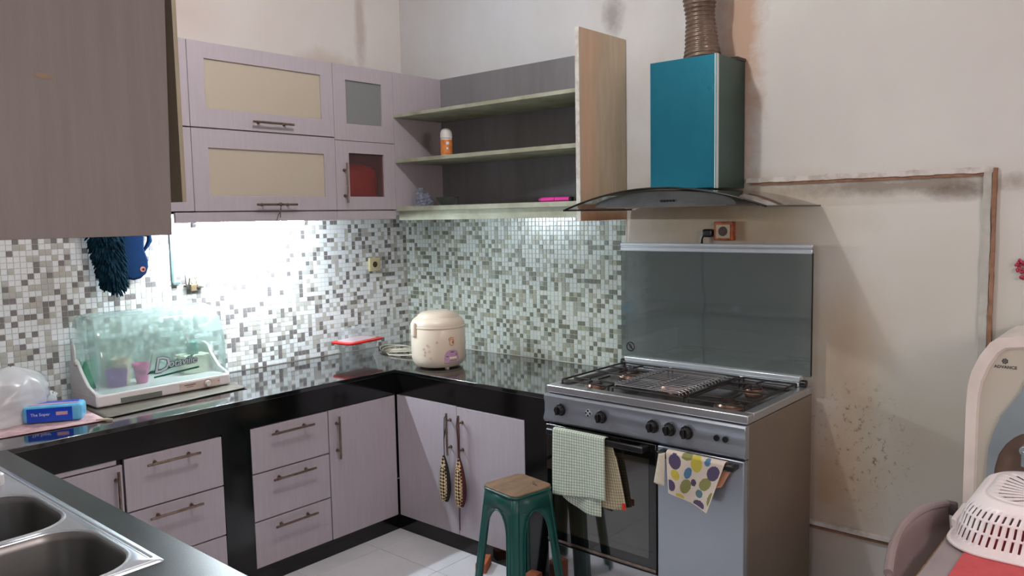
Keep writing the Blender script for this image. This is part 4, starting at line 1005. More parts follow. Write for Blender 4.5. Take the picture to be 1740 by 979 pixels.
cpatch(ac + 0.16, ac + 0.22, 0.072, 0.076, 'label_print', 'print_red', lbp, r=0.1408, n=4, k=1)
# little pot symbol and flowers
def ctube(pts, name, m, parent, r=0.0012):
    q = [(CC.x + 0.1402 * math.cos(a), CC.y + 0.1402 * math.sin(a), H + z) for a, z in pts]; return obj(name, MB().tube(q, r, 6), m, parent)
ctube([(ac - 0.09, 0.150), (ac - 0.08, 0.128), (ac - 0.02, 0.122), (ac + 0.05, 0.124), (ac + 0.08, 0.132), (ac + 0.08, 0.150), (ac + 0.02, 0.154), (ac - 0.12, 0.150), (ac - 0.11, 0.158), (ac - 0.02, 0.164), (ac + 0.08, 0.160)], 'pot_symbol', mat('print_orange', (222, 140, 70), 0.5), t, 0.0016)
cpatch(ac + 0.02, ac + 0.06, 0.132, 0.144, 'symbol_dot', 'print_red', t, r=0.1402, n=3, k=2)
b = MB()
for (da, z) in ((-0.55, 0.105), (-0.40, 0.125), (-0.50, 0.09), (-0.34, 0.095), (-0.36, 0.120), (-0.52, 0.075), (-0.30, 0.06), (-0.05, 0.14)):
    a = acam + da
    for k in range(4):
        aa = a + 0.03 * math.cos(k * PI / 2); zz = z + 0.0042 * math.sin(k * PI / 2)
        p = Vector((CC.x + 0.1385 * math.cos(aa), CC.y + 0.1385 * math.sin(aa), H + zz)); b.cyl(p, p + Vector((math.cos(aa), math.sin(aa), 0)) * 0.0016, 0.0036, n=8)
obj('flower_print', b, mat('flower', (206, 176, 166), 0.5), t)
a = acam - 1.05; p = Vector((CC.x + 0.142 * math.cos(a), CC.y + 0.142 * math.sin(a), H + 0.20))
b = MB(); tn = Vector((-math.sin(a), math.cos(a), 0)); rd = Vector((math.cos(a), math.sin(a), 0))
def obox(b, c, e1, e2, e3, mi=0):
    vs = [c + e1 * i + e2 * j + e3 * k for k in (-1, 1) for j in (-1, 1) for i in (-1, 1)]
    b.add(vs, [(0, 2, 3, 1), (4, 5, 7, 6), (0, 1, 5, 4), (1, 3, 7, 5), (3, 2, 6, 7), (2, 0, 4, 6)], mi)
obox(b, p, tn * 0.019, rd * 0.008, Vector((0, 0, 0.034)))
obj('carry_handle', b, 'cream', t, bevel=0.005)
# cords by the cooker
b = MB()
for k, (oy, oz) in enumerate(((0, 0), (-0.035, 0.003), (-0.06, 0.006))):
    pts = []
    for q in range(22):
        u = q / 21; x = lerp(-0.345, -0.20, math.sin(u * PI)) if False else -0.28 + 0.10 * math.cos(u * 2 * PI * 0.9 + k); y = -0.25 + oy + 0.17 * math.sin(u * 2 * PI * 0.9 + k * 0.4) * (0.9 - 0.2 * k)
        pts.append((x, y, H + 0.006 + oz + 0.016 * abs(math.sin(u * PI * 2 + k))))
    b.tube(pts, 0.0032, 7)
b.tube([(-0.36, -0.20, H + 0.006), (-0.42, -0.30, H + 0.006), (-0.40, -0.40, H + 0.01), (-0.36, -0.50, H + 0.02), (-0.37, -0.60, H + 0.03)], 0.0032, 7)
tag(obj('coiled_cable', b, 'wire', origin=(-0.3, -0.28, H)), 'coiled beige cable on the counter left of the rice cooker', 'cable')

# food container
FX, FY = -0.545, -0.185
t = thing('food_container', 'clear plastic food container with a bright red lid on the counter', 'container', (FX, FY, H))
def frustum(cx, cy, w0, d0, w1, d1, z0, z1, r, cap0=True, cap1=False, rot=0.0):
    b = MB(); A = rrect(0, 0, w0, d0, r); B = rrect(0, 0, w1, d1, r); n = len(A)
    def R(p, z): return (cx + p[0] * math.cos(rot) - p[1] * math.sin(rot), cy + p[0] * math.sin(rot) + p[1] * math.cos(rot), z)
    b.v = [R(p, z0) for p in A] + [R(p, z1) for p in B]
    b.f = [(i, (i + 1) % n, n + (i + 1) % n, n + i) for i in range(n)]
    if cap0: b.f.append(tuple(range(n - 1, -1, -1)))
    if cap1: b.f.append(tuple(range(n, 2 * n)))
    b.m = [0] * len(b.f); return b
rt = 0.12
obj('tub', frustum(FX, FY, 0.165, 0.105, 0.205, 0.135, H + 0.001, H + 0.085, 0.025, rot=rt), 'clear_box', t)
obj('lid', frustum(FX, FY, 0.262, 0.160, 0.270, 0.165, H + 0.087, H + 0.099, 0.030, True, True, rot=rt), 'red', t, bevel=0.003)
obj('inner_lid', frustum(FX, FY, 0.215, 0.12, 0.215, 0.12, H + 0.0995, H + 0.103, 0.03, True, True, rot=rt), mat('lid_pale', (222, 190, 196), 0.3), t)
obj('upper_tub', frustum(FX - 0.01, FY, 0.195, 0.115, 0.165, 0.10, H + 0.104, H + 0.165, 0.025, False, True, rot=rt), 'clear_box', t)

# ------------------------------------------------------------------ mats
def flat_mat(pts, z0, z1, name, m, label, amp=0.002):
    c = (sum(p[0] for p in pts) / 4, sum(p[1] for p in pts) / 4)
    b = MB(); b.grid(lambda u, v: tuple(lerp(lerp(pts[0][k], pts[1][k], u), lerp(pts[3][k], pts[2][k], u), v) for k in (0, 1)) + (z1 + amp * (noise.noise(Vector((u * 9, v * 5, z0 * 90))) + 0.3),), 30, 14)
    o = obj(name, b, m, solid=(z1 - z0), origin=(c[0], c[1], z0)); return tag(o, label, 'mat')
flat_mat([(-2.80, -0.40), (-2.015, -0.500), (-1.985, -0.12), (-2.80, -0.08)], H + 0.001, H + 0.003, 'place_mat', 'pink_mat', 'pink marbled plastic mat under the blue tissue pack', 0.001)
flat_mat([(-2.01, -0.470), (-1.36, -0.410), (-1.34, -0.06), (-1.98, -0.06)], H + 0.001, H + 0.004, 'drying_mat', 'grey_mat', 'grey-brown mat under the dish drying cabinet', 0.0012)
b = MB(); b.tube([(-2.045, -0.478, H + 0.006), (-2.02, -0.505, H + 0.007), (-2.00, -0.517, H + 0.005)], [0.004, 0.006, 0.004], 8)
tag(obj('spoon', b, 'cream_cloth', origin=(-2.02, -0.5, H)), 'tip of a pale spoon handle poking out by the pink mat', 'spoon')

# ------------------------------------------------------------------ dish dryer
DX0, DX1, DF, DB = -1.972, -1.376, -0.300, -0.035; DZ = H + 0.010
t = thing('dish_dryer', 'white tabletop dish drying cabinet with a clear green dome', 'dish dryer', ((DX0 + DX1) / 2, (DF + DB) / 2, H))
b = MB()
pf = [(DF, DZ), (DB, DZ), (DB, DZ + 0.05), (DF + 0.004, DZ + 0.05)]
bs = obj('base', MB().prism(pf, 'x', DX0, DX1), 'white_plastic', t, bevel=0.008, seg=3)
for xx in (DX0, DX1 - 0.014):
    sp = [(DF + 0.004, DZ + 0.045), (DB, DZ + 0.045), (DB, DZ + 0.165), (-0.075, DZ + 0.185), (-0.115, DZ + 0.175), (-0.155, DZ + 0.130), (-0.215, DZ + 0.080), (DF + 0.012, DZ + 0.056)]
    obj('side_wing', MB().prism(sp, 'x', xx, xx + 0.014), 'white_plastic', t, bevel=0.003)
obj('hinge_knob', MB().cyl((DX0 - 0.001, -0.115, DZ + 0.165), (DX0 - 0.006, -0.115, DZ + 0.165), 0.010, n=16), 'disp_panel', t)
b = MB().lathe((DX0 - 0.004, -0.100, DZ + 0.205), [(0.001, -0.05), (0.6, -0.044), (1.0, -0.02), (1.0, 0.02), (0.6, 0.044), (0.001, 0.05)], 20, sx=0.007, sy=0.020)
obj('lift_grip', b, 'white_plastic', t)
for (x, y) in ((DX0 + 0.06, DF + 0.03), (DX1 - 0.06, DF + 0.03), (DX0 + 0.06, DB - 0.03), (DX1 - 0.06, DB - 0.03)):
    obj('foot', MB().cyl((x, y, H + 0.0045), (x, y, DZ + 0.002), 0.012, n=12), 'white_plastic', t)
obj('drip_tray', MB().box(-1.875, -1.700, DF - 0.0015, DF + 0.01, DZ + 0.004, DZ + 0.026), mat('tray_grey', (112, 118, 114), 0.4), t, bevel=0.001)
obj('control_plate', MB().box(-1.620, -1.430, DF - 0.001, DF + 0.01, DZ + 0.008, DZ + 0.040), mat('plate_beige', (216, 196, 188), 0.4), t)
kb = obj('timer_knob', MB().cyl((-1.490, DF - 0.001, DZ + 0.022), (-1.490, DF - 0.014, DZ + 0.022), 0.015, 0.012, n=24), 'white_plastic', t, bevel=0.001)
obj('dial_ring', MB().tube([(-1.490 + 0.019 * math.cos(a / 24 * 2 * PI), DF - 0.0015, DZ + 0.022 + 0.019 * math.sin(a / 24 * 2 * PI)) for a in range(24)], 0.0009, 6, closed=True), 'print_brown', t)
b = MB(); b.box(-1.600, -1.548, DF - 0.0025, DF, DZ + 0.028, DZ + 0.031); b.box(-1.590, -1.560, DF - 0.0025, DF, DZ + 0.020, DZ + 0.022); obj('dial_print', b, 'print_dark', t)
obj('dial_print', MB().box(-1.440, -1.434, DF - 0.0025, DF, DZ + 0.024, DZ + 0.027), 'print_red', t)
dome = [(DF + 0.006, DZ + 0.050), (-0.304, DZ + 0.09), (-0.307, DZ + 0.14), (-0.306, DZ + 0.19), (-0.299, DZ + 0.24), (-0.284, DZ + 0.285), (-0.262, DZ + 0.322), (-0.228, DZ + 0.352), (-0.185, DZ + 0.370), (-0.135, DZ + 0.376), (-0.090, DZ + 0.370), (-0.055, DZ + 0.350), (-0.040, DZ + 0.31), (-0.036, DZ + 0.2), (-0.036, DZ + 0.05)]
b = MB(); n = len(dome); cyd, czd = -0.17, DZ + 0.19
secs = [(DX0 + 0.016, 0.0), (DX0 + 0.016, 0.93), (DX0 + 0.020, 0.965), (DX0 + 0.030, 0.99), (DX0 + 0.045, 1.0), (DX1 - 0.045, 1.0), (DX1 - 0.030, 0.99), (DX1 - 0.020, 0.965), (DX1 - 0.016, 0.93), (DX1 - 0.016, 0.0)]
for (x, k) in secs: b.v += [(x, cyd + (y - cyd) * k, max(czd + (z - czd) * k, DZ + 0.05)) for y, z in dome]
for i in range(len(secs) - 1):
    for j in range(n - 1): b.f.append((i * n + j, i * n + j + 1, (i + 1) * n + j + 1, (i + 1) * n + j)); b.m.append(0)
dm = obj('dome', b, 'dome', t, fix=True, ang=50)
for (body, sz, xx, zz) in (('D', 0.096, -1.702, 0.138), ('otaville', 0.048, -1.606, 0.141)):
    text('brand_outline', body, sz, face_mtx((xx, -0.3090, DZ + zz), (0, -1, 0), roll=0.03), 'print_green', dm, 0.0003, 0.0030, 0.25, 0.95)
    text('brand_text', body, sz, face_mtx((xx, -0.3100, DZ + zz), (0, -1, 0), roll=0.03), 'print_white', dm, 0.0003, 0.0002, 0.25, 0.95)
b = MB(); b.prism([(-1.765, DZ + 0.108), (-1.70, DZ + 0.112), (-1.64, DZ + 0.124), (-1.625, DZ + 0.142), (-1.66, DZ + 0.130), (-1.70, DZ + 0.122), (-1.75, DZ + 0.120)], 'y', -0.3088, -0.3080)
b.prism([(-1.735, DZ + 0.086), (-1.530, DZ + 0.102), (-1.530, DZ + 0.110), (-1.735, DZ + 0.094)], 'y', -0.3082, -0.3074)
obj('brand_swoosh', b, 'print_green', dm)
# dishes inside
TZ = DZ + 0.052
def cup(name, label, c, r0, r1, h, m, cat='cup', extra=None):
    t_ = obj(name, MB().lathe((c[0], c[1], TZ), [(r0, 0), (r1, h), (r1 - 0.002, h), (r0 - 0.002, 0.003)], 28), m, origin=(c[0], c[1], TZ))
    return tag(t_, label, cat)
cup('plastic_bowl', 'purple plastic bowl inside the dish drying cabinet', (-1.83, -0.16), 0.036, 0.046, 0.070, 'purple', 'bowl')
pc = cup('plastic_cup', 'bright pink cup with dark figures inside the dish drying cabinet', (-1.725, -0.17), 0.024, 0.036, 0.085, 'pink')
WL[pc.name] = Vector((-1.725, -0.17, TZ))
b = MB(); 
for (a, z, w_, h_) in ((-2.3, 0.05, 0.006, 0.02), (-1.9, 0.045, 0.006, 0.016), (-1.5, 0.05, 0.007, 0.012)):
    p = Vector((-1.725 + 0.0325 * math.cos(a), -0.17 + 0.0325 * math.sin(a), TZ + z)); obox(b, p, Vector((-math.sin(a), math.cos(a), 0)) * w_ / 2, Vector((math.cos(a), math.sin(a), 0)) * 0.001, Vector((0, 0, h_ / 2)))
obj('printed_figures', b, 'print_dark', pc)
cup('plastic_cup', 'beige cup behind the pink cup in the drying cabinet', (-1.775, -0.085), 0.034, 0.042, 0.105, 'beige_cup')
cup('plastic_cup', 'green cup at the left end of the drying cabinet', (-1.92, -0.10), 0.026, 0.032, 0.12, 'green_cup')
bxc = obj('plastic_box', frustum(-1.47, -0.13, 0.11, 0.09, 0.13, 0.10, TZ, TZ + 0.085, 0.015, True, True), mat('box_cream', (222, 222, 200), 0.4), origin=(-1.47, -0.13, TZ), bevel=0.003)
tag(bxc, 'cream box inside the right end of the drying cabinet', 'box')
b = MB().lathe((-1.465, -0.13, TZ + 0.086), [(0.024, 0), (0.026, 0.005), (0.026, 0.055), (0.022, 0.058)], 24)
tag(obj('plastic_jar', b, 'teal_bottle', origin=(-1.465, -0.13, TZ + 0.086)), 'teal jar on the cream box in the drying cabinet', 'jar')
b = MB().cyl((-1.47, -0.135, TZ + 0.09), (-1.535, -0.15, TZ + 0.26), 0.004, n=8)
tag(obj('drinking_straw', b, 'white_plastic', origin=(-1.47, -0.13, TZ + 0.09)), 'long white stick leaning above the teal jar', 'stick')
b = MB().cyl((-1.70, -0.17, TZ + 0.01), (-1.672, -0.17, TZ + 0.125), 0.002, n=8)
tag(obj('thin_spoon', b, 'print_dark', origin=(-1.7, -0.17, TZ)), 'thin grey spoon standing in the pink cup', 'spoon')
b = MB(); b.tube([(-1.375, -0.12, H + 0.008), (-1.32, -0.14, H + 0.005), (-1.28, -0.12, H + 0.005), (-1.30, -0.08, H + 0.005), (-1.35, -0.07, H + 0.006), (-1.40, -0.05, H + 0.010)], 0.0032, 8)
tag(obj('black_cable', b, 'black', origin=(-1.33, -0.1, H)), 'black cord looping out right of the drying cabinet', 'cord')

# ------------------------------------------------------------------ plastic bag and tissue pack
b = MB()
def bagf(u, v):
    th = 2 * PI * u; z = v
    r = (1.0 - 0.10 * z) if z < 0.5 else (0.95 * math.cos((z - 0.5) / 0.5 * PI / 2 * 0.93) ** 0.55)
    k = 1 + 0.16 * noise.noise(Vector((math.cos(th) * 2, math.sin(th) * 2, z * 3))) + 0.13 * abs(noise.noise(Vector((math.cos(th) * 4, math.sin(th) * 4, z * 5 + 3)))) + 0.05 * abs(noise.noise(Vector((math.cos(th) * 11, math.sin(th) * 11, z * 10))))
    return (-2.285 + 0.185 * r * k * math.cos(th), -0.20 + 0.115 * r * k * math.sin(th), H + 0.006 + 0.205 * z * (1 + 0.10 * noise.noise(Vector((math.cos(th), math.sin(th), 5)))))
b.grid(bagf, 56, 30, closed=True)
t = thing('plastic_bag', 'translucent white plastic bag tied shut at the counter left end', 'bag', (-2.285, -0.2, H))
obj('bag_body', b, 'bag', t, ang=60)
b = MB()
b.tube([(-2.30, -0.20, 1.03), (-2.25, -0.21, 1.05), (-2.22, -0.22, 1.02), (-2.23, -0.23, 0.97)], [0.012, 0.010, 0.007, 0.004], 8)
b.tube([(-2.29, -0.21, 1.03), (-2.26, -0.25, 1.01), (-2.235, -0.28, 0.96), (-2.25, -0.30, 0.93)], [0.010, 0.009, 0.006, 0.003], 8)
obj('tied_handles', b, 'bag', t)
b = lumpy((-2.14, -0.19, 0.89), 0.06, 0.05, 0.045, 0.5, 2.4, seed=2); obj('loose_fold', b, 'bag', t)
p0 = Vector((-2.256, -0.320, 0)); p1 = Vector((-2.078, -0.430, 0)); p0 = p0 + (p1 - p0) * 0.02
ex = (p1 - p0).normalized(); ey = Vector((-ex.y, ex.x, 0)); Lp = (p1 - p0).length
pz = H + 0.005; ph_ = 0.066; pd = 0.095; cpk = p0 + ex * Lp / 2 + ey * pd / 2
t = thing('tissue_pack', 'blue soft pack of tissues lying on the pink mat', 'tissue pack', (cpk.x, cpk.y, pz))
def pk(u, v, q):
    pw = 1 - 0.06 * abs(2 * v - 1) ** 3; return cpk + ex * (u * Lp / 2 * pw) + ey * (q * pd / 2) + Vector((0, 0, pz + ph_ * v))
b = MB(); 
obox(b, cpk + Vector((0, 0, pz + ph_ / 2)), ex * Lp / 2, ey * pd / 2, Vector((0, 0, ph_ / 2)))
obj('wrapper', b, 'pack_sky', t, bevel=0.014, seg=4)
fr_ = cpk - ey * (pd / 2 + 0.0006)
b = MB(); obox(b, fr_ + ex * (-0.008) + Vector((0, 0, pz + ph_ / 2 - 0.001)), ex * (Lp * 0.38), ey * 0.0006, Vector((0, 0, ph_ * 0.40)))
fp = obj('front_print', b, 'pack_blue', t, bevel=0.0004)
b = MB(); obox(b, cpk + Vector((0, 0, pz + ph_ + 0.0008)) + ey * 0.018, ex * Lp * 0.40, ey * 0.022, Vector((0, 0, 0.001))); obj('top_print', b, 'pack_blue', t)
b = MB(); obox(b, cpk + Vector((0, 0, pz + ph_ + 0.0008)) - ey * 0.012, ex * Lp * 0.42, ey * 0.008, Vector((0, 0, 0.001))); obj('top_label', b, 'print_pink', t)
mt_ = face_mtx(fr_ - ey * 0.0008 + ex * (-0.040) + Vector((0, 0, pz + ph_ * 0.52)), -ey)
text('pack_text', 'The Soper', 0.0155, mt_, 'print_white', fp, 0.0002, 0.0002)
b = MB(); obox(b, fr_ - ey * 0.0008 + ex * 0.034 + Vector((0, 0, pz + ph_ * 0.53)), ex * 0.020, ey * 0.0003, Vector((0, 0, 0.0065))); obj('pack_badge', b, 'print_pink', fp)

# ------------------------------------------------------------------ chenille mitt and fish towel on hooks
t = thing('chenille_duster', 'dark blue chenille duster hanging on the mosaic under the taupe cabinet', 'duster', (-1.805, -0.06, 1.62))
def mitt_w(z): return 0.078 - 0.024 * max(0, (1.42 - z) / 0.12) if z > 1.30 else 0.05
b = MB()
def mf(u, v):
    z = 1.305 + 0.315 * v; th = 2 * PI * u; w_ = (0.068 - 0.026 * (1 - v) ** 1.5) * (math.sin(min(1, v * 6 + 0.15) * PI / 2))
    return (-1.805 + 0.045 * (1 - v) - 0.01 + w_ * math.cos(th), -0.072 + 0.022 * math.sin(th), z)
b.grid(mf, 24, 20, closed=True); obj('cloth_core', b, 'navy', t)
b = MB()
for k in range(560):
    u, v = random.random(), random.random(); p = Vector(mf(u, v)); th = 2 * PI * u
    if math.sin(th) > 0.5: continue
    d = Vector((math.cos(th) * 1.1, math.sin(th) * 0.9, -0.75 - 0.9 * (1 - v) ** 3)).normalized(); l = random.uniform(0.014, 0.024)
    q = p + d * l * 0.6 + Vector((0, 0, -0.003)); e_ = p + d * l + Vector((0, 0, -0.008))
    b.tube([p - d * 0.004, q, e_], [0.0042, 0.0046, 0.0022], 6)
o = obj('chenille_tufts', b, 'navy', t); o['kind'] = 'stuff'
obj('hanging_loop', MB().tube([(-1.80, -0.05, 1.61), (-1.79, -0.045, 1.65), (-1.80, -0.02, 1.67), (-1.81, -0.045, 1.65), (-1.805, -0.05, 1.61)], 0.003, 6), 'navy', t)
t = thing('fish_mitt', 'blue fish-shaped oven mitt with an orange eye beside the chenille duster', 'oven mitt', (-1.64, -0.05, 1.62))
sh = [(-1.700, 1.62), (-1.72, 1.50), (-1.728, 1.42), (-1.722, 1.375), (-1.700, 1.352), (-1.672, 1.344), (-1.642, 1.350), (-1.616, 1.370), (-1.604, 1.400), (-1.604, 1.432), (-1.612, 1.460), (-1.620, 1.485), (-1.618, 1.53), (-1.612, 1.62)]
obj('body', MB().prism(sh, 'y', -0.038, -0.012), 'blue_fabric', t, bevel=0.010, seg=4)
b = MB(); b.tube([(-1.618, -0.026, 1.475), (-1.602, -0.026, 1.497), (-1.590, -0.028, 1.520), (-1.592, -0.028, 1.545), (-1.612, -0.026, 1.55)], [0.006, 0.009, 0.012, 0.011, 0.008], 10)
obj('fin', b, 'blue_fabric', t)
b = MB().cyl((-1.634, -0.0385, 1.392), (-1.634, -0.0405, 1.392), 0.0125, n=20); ey_ = obj('eye', b, 'eye_orange', t)
obj('pupil', MB().cyl((-1.632, -0.0405, 1.391), (-1.632, -0.042, 1.391), 0.0062, n=16), 'black', ey_)
# cable strip and hook bracket on the mosaic
t = thing('cable_strip', 'thin grey-green strip running down the mosaic beside the lit tiles', 'strip', (-1.475, -0.006, 1.31))
obj('strip', MB().box(-1.488, -1.478, -0.014, -0.0055, 1.305, 1.62), 'teal_metal', t); obj('cover', MB().box(-1.478, -1.466, -0.012, -0.0055, 1.308, 1.62), mat('strip_grey', (176, 184, 182), 0.5), t)
obj('clip', MB().box(-1.486, -1.45, -0.020, -0.0055, 1.308, 1.318), 'teal_metal', t)
t = thing('hook_bracket', 'small tarnished hook bracket with a ring below the grey-green strip', 'hook', (-1.39, -0.02, 1.30))
b = MB(); b.box(-1.43, -1.37, -0.03, -0.0055, 1.293, 1.300); b.box(-1.395, -1.34, -0.028, -0.0055, 1.284, 1.290); b.cyl((-1.41, -0.02, 1.30), (-1.405, -0.022, 1.335), 0.003, n=8)
obj('plate', b, mat('tarnish', (70, 62, 52), 0.5, 0.5), t)
obj('ring', MB().tube([(-1.39 + 0.013 * math.cos(a / 16 * 2 * PI), -0.03, 1.318 + 0.018 * math.sin(a / 16 * 2 * PI)) for a in range(16)], 0.0022, 6, closed=True), mat('old_brass', (150, 130, 90), 0.4, 0.6), t)
obj('padlock', MB().box(-1.408, -1.378, -0.036, -0.024, 1.270, 1.304), mat('old_brass_body', (140, 122, 92), 0.4, 0.5), t, bevel=0.003)
obj('lever', MB().cyl((-1.425, -0.025, 1.302), (-1.432, -0.028, 1.352), 0.0024, n=8), 'bar_steel', t)

# ------------------------------------------------------------------ right side: dispenser, table, chair, basket
t = thing('water_dispenser', 'white rounded water dispenser standing against the right wall', 'water dispenser', (-0.2, -3.34, 0))
YL, YR = -3.128, -3.56; XF = -0.37
out = [(YL, 0.0), (YL, 0.95), (YL - 0.003, 1.02), (YL - 0.012, 1.07), (YL - 0.034, 1.125), (YL - 0.062, 1.170), (YL - 0.085, 1.187), (YL - 0.14, 1.194), (YR + 0.14, 1.194), (YR + 0.085, 1.187), (YR + 0.062, 1.170), (YR + 0.034, 1.125), (YR + 0.012, 1.07), (YR, 0.95), (YR, 0.0)]
obj('cabinet', MB().prism(out, 'x', XF + 0.012, -0.03), 'disp_white', t, bevel=0.004)
def inset(k):
    cy = (YL + YR) / 2; return [(cy + (y - cy) * (1 - k / 0.216), z * (1 - k / 1.19) + (k * 0.35 if z < 0.1 else 0)) for y, z in out]
b = MB(); o1, o2 = out, inset(0.030); n = len(out)
for (ol, xx) in ((o1, XF + 0.013), (o1, XF), (o2, XF + 0.002), (inset(0.038), XF + 0.011)): b.v += [(xx, y, z) for y, z in ol]
for L_ in range(3):
    for i in range(n): b.f.append((L_ * n + i, L_ * n + (i + 1) % n, (L_ + 1) * n + (i + 1) % n, (L_ + 1) * n + i)); b.m.append(0)
obj('bezel', b, 'disp_white', t, ang=40)
obj('front_panel', MB().prism(inset(0.036), 'x', XF + 0.0095, XF + 0.012), 'disp_panel', t)
# silver cowl around the recess
cyc = (YL + YR) / 2
def arc(k, r_add): 
    pts = []
    for q in range(25):
        s_ = -1 + 2 * q / 24; a = abs(s_)
        y = cyc + (0.158 + r_add) * math.copysign(math.sin(min(1, a) * PI / 2) ** 0.9, -s_); z = 0.50 + (0.43 + r_add) * math.cos(a * PI / 2) ** 0.55 + (0.10 * (1 - a) ** 2 if k else 0) 
        pts.append((y, z))
    return pts
ao = [(YL - 0.064, 0.45), (YL - 0.064, 0.72), (YL - 0.069, 0.83), (YL - 0.082, 0.885), (YL - 0.100, 0.938), (YL - 0.125, 0.978), (YL - 0.150, 1.020), (YL - 0.165, 1.060), (YL - 0.185, 1.085), (YL - 0.216, 1.095)]
ai = [(YL - 0.086, 0.45), (YL - 0.086, 0.72), (YL - 0.090, 0.770), (YL - 0.100, 0.815), (YL - 0.118, 0.850), (YL - 0.140, 0.876), (YL - 0.160, 0.890), (YL - 0.175, 0.897), (YL - 0.195, 0.902), (YL - 0.216, 0.904)]
def mir(l): return l + [(2 * cyc - y, z) for y, z in reversed(l[:-1])]
ao, ai = mir(ao), mir(ai); n = len(ao); b = MB()
for (ol, xx) in ((ao, XF + 0.0095), (ao, XF - 0.002), (ai, XF - 0.012), (ai, XF + 0.03)): b.v += [(xx, y, z) for y, z in ol]
for L_ in range(3):
    for i in range(n - 1): b.f.append((L_ * n + i, L_ * n + i + 1, (L_ + 1) * n + i + 1, (L_ + 1) * n + i)); b.m.append(0)
obj('silver_cowl', b, 'disp_silver', t, ang=50)
obj('recess', MB().prism(ai, 'x', XF + 0.003, XF + 0.0095), 'disp_brown', t)
obj('tap', MB().cyl((XF - 0.03, YL - 0.172, 0.84), (XF + 0.005, YL - 0.172, 0.84), 0.016, n=20).cyl((XF - 0.024, YL - 0.172, 0.84), (XF - 0.024, YL - 0.172, 0.79), 0.010, n=16), 'disp_silver', t, bevel=0.002)
text('brand_text', 'ADVANCE', 0.0135, face_mtx((XF + 0.0088, YL - 0.106, 1.094), (-1, 0, 0)), 'print_dark', t, 0.0003, 0.0003)
b = MB(); lc = (YL - 0.104, 1.113)
for k in range(7):
    a = k * 2 * PI / 7; b.cyl((XF + 0.0095, lc[0] + 0.0065 * math.cos(a), lc[1] + 0.0065 * math.sin(a)), (XF + 0.0085, lc[0] + 0.0065 * math.cos(a), lc[1] + 0.0065 * math.sin(a)), 0.0028, n=8)
b.cyl((XF + 0.0095, lc[0], lc[1]), (XF + 0.0085, lc[0], lc[1]), 0.003, n=8); obj('brand_emblem', b, 'print_dark', t)
for z in (0.945, 0.80): obj('side_button', MB().cyl((XF + 0.05, YL + 0.0005, z), (XF + 0.05, YL + 0.004, z), 0.012, n=16), 'disp_silver', t)

# table
TX0, TX1, TY0, TY1 = -1.95, -0.60, -4.10, -3.212; TT = 0.740
t = thing('dining_table', 'grey-topped table with a gold-brown edge at the right', 'table', (-1.3, -3.65, 0))
tt = obj('tabletop', MB().prism(rrect((TX0 + TX1) / 2, (TY0 + TY1) / 2, TX1 - TX0, TY1 - TY0, 0.05), 'z', TT - 0.028, TT), 'table_top', t, bevel=0.002)
obj('edge_trim', MB().prism(rrect((TX0 + TX1) / 2, (TY0 + TY1) / 2, TX1 - TX0 + 0.008, TY1 - TY0 + 0.008, 0.054), 'z', TT - 0.030, TT - 0.004), 'gold_edge', tt)
for (x, y) in ((TX0 + 0.1, TY0 + 0.1), (TX0 + 0.1, TY1 - 0.1), (TX1 - 0.1, TY0 + 0.1), (TX1 - 0.1, TY1 - 0.1)):
    obj('leg', MB().cyl((x, y, 0), (x, y, TT - 0.028), 0.018, 0.022, n=16), 'chair_dark', t)
pp = rrect(-1.22, -3.66, 0.62, 0.72, 0.09, 8)
pp = [(x + 0.0, y) for x, y in rrect(-1.16, -3.62, 0.66, 0.70, 0.10, 8)]
tag(obj('table_mat', MB().prism(pp, 'z', TT + 0.0005, TT + 0.004), 'red_cloth', origin=(-1.16, -3.62, TT), bevel=0.001), 'pinkish-red mat with rounded corner under the white basket', 'mat')
# basket, upside down
BX, BY = -0.872, -3.442; BZ = TT + 0.005
t = thing('basket', 'white plastic strainer basket turned upside down on the red mat', 'basket', (BX, BY, BZ))
def bper(u, hw, r):
    L = 8 * (hw - r) / 4 + 0  # side length
    s_ = 2 * (hw - r); q = PI / 2 * r; T = 4 * (s_ + q); d = (u % 1.0) * T; k = int(d // (s_ + q)); d -= k * (s_ + q); k %= 4
    if d < s_: x, y = -s_ / 2 + d, -hw
    else:
        a = (d - s_) / q * PI / 2; x, y = s_ / 2 + r * math.sin(a), -hw + r - r * math.cos(a)
    a = k * PI / 2; return x * math.cos(a) - y * math.sin(a), x * math.sin(a) + y * math.cos(a)
RB = math.radians(0)
rowsB = [(0.0, 0.222, 0.10), (0.004, 0.221, 0.10), (0.012, 0.214, 0.10), (0.022, 0.210, 0.10), (0.047, 0.203, 0.098), (0.053, 0.201, 0.098), (0.078, 0.194, 0.095), (0.084, 0.192, 0.095), (0.100, 0.183, 0.092), (0.111, 0.175, 0.090), (0.121, 0.160, 0.085), (0.125, 0.150, 0.08)]
NB = 264
b = MB()
for (z, hw, r) in rowsB:
    for i in range(NB):
        x, y = bper(i / NB, hw, r); b.v.append((BX + x, BY + y, BZ + z))
for j in range(len(rowsB) - 1):
    for i in range(NB):
        if j in (3, 5, 7) and i % 3 == 0: continue
        b.f.append((j * NB + i, j * NB + (i + 1) % NB, (j + 1) * NB + (i + 1) % NB, (j + 1) * NB + i)); b.m.append(0)
o = len(b.v); tr = [(0.150, 0.08, 0.125), (0.125, 0.065, 0.122), (0.060, 0.05, 0.122), (0.046, 0.040, 0.123), (0.026, 0.022, 0.126), (0.012, 0.010, 0.128)]
for (hw, r, z) in tr:
    for i in range(NB):
        x, y = bper(i / NB, hw, r); b.v.append((BX + x, BY + y, BZ + z))
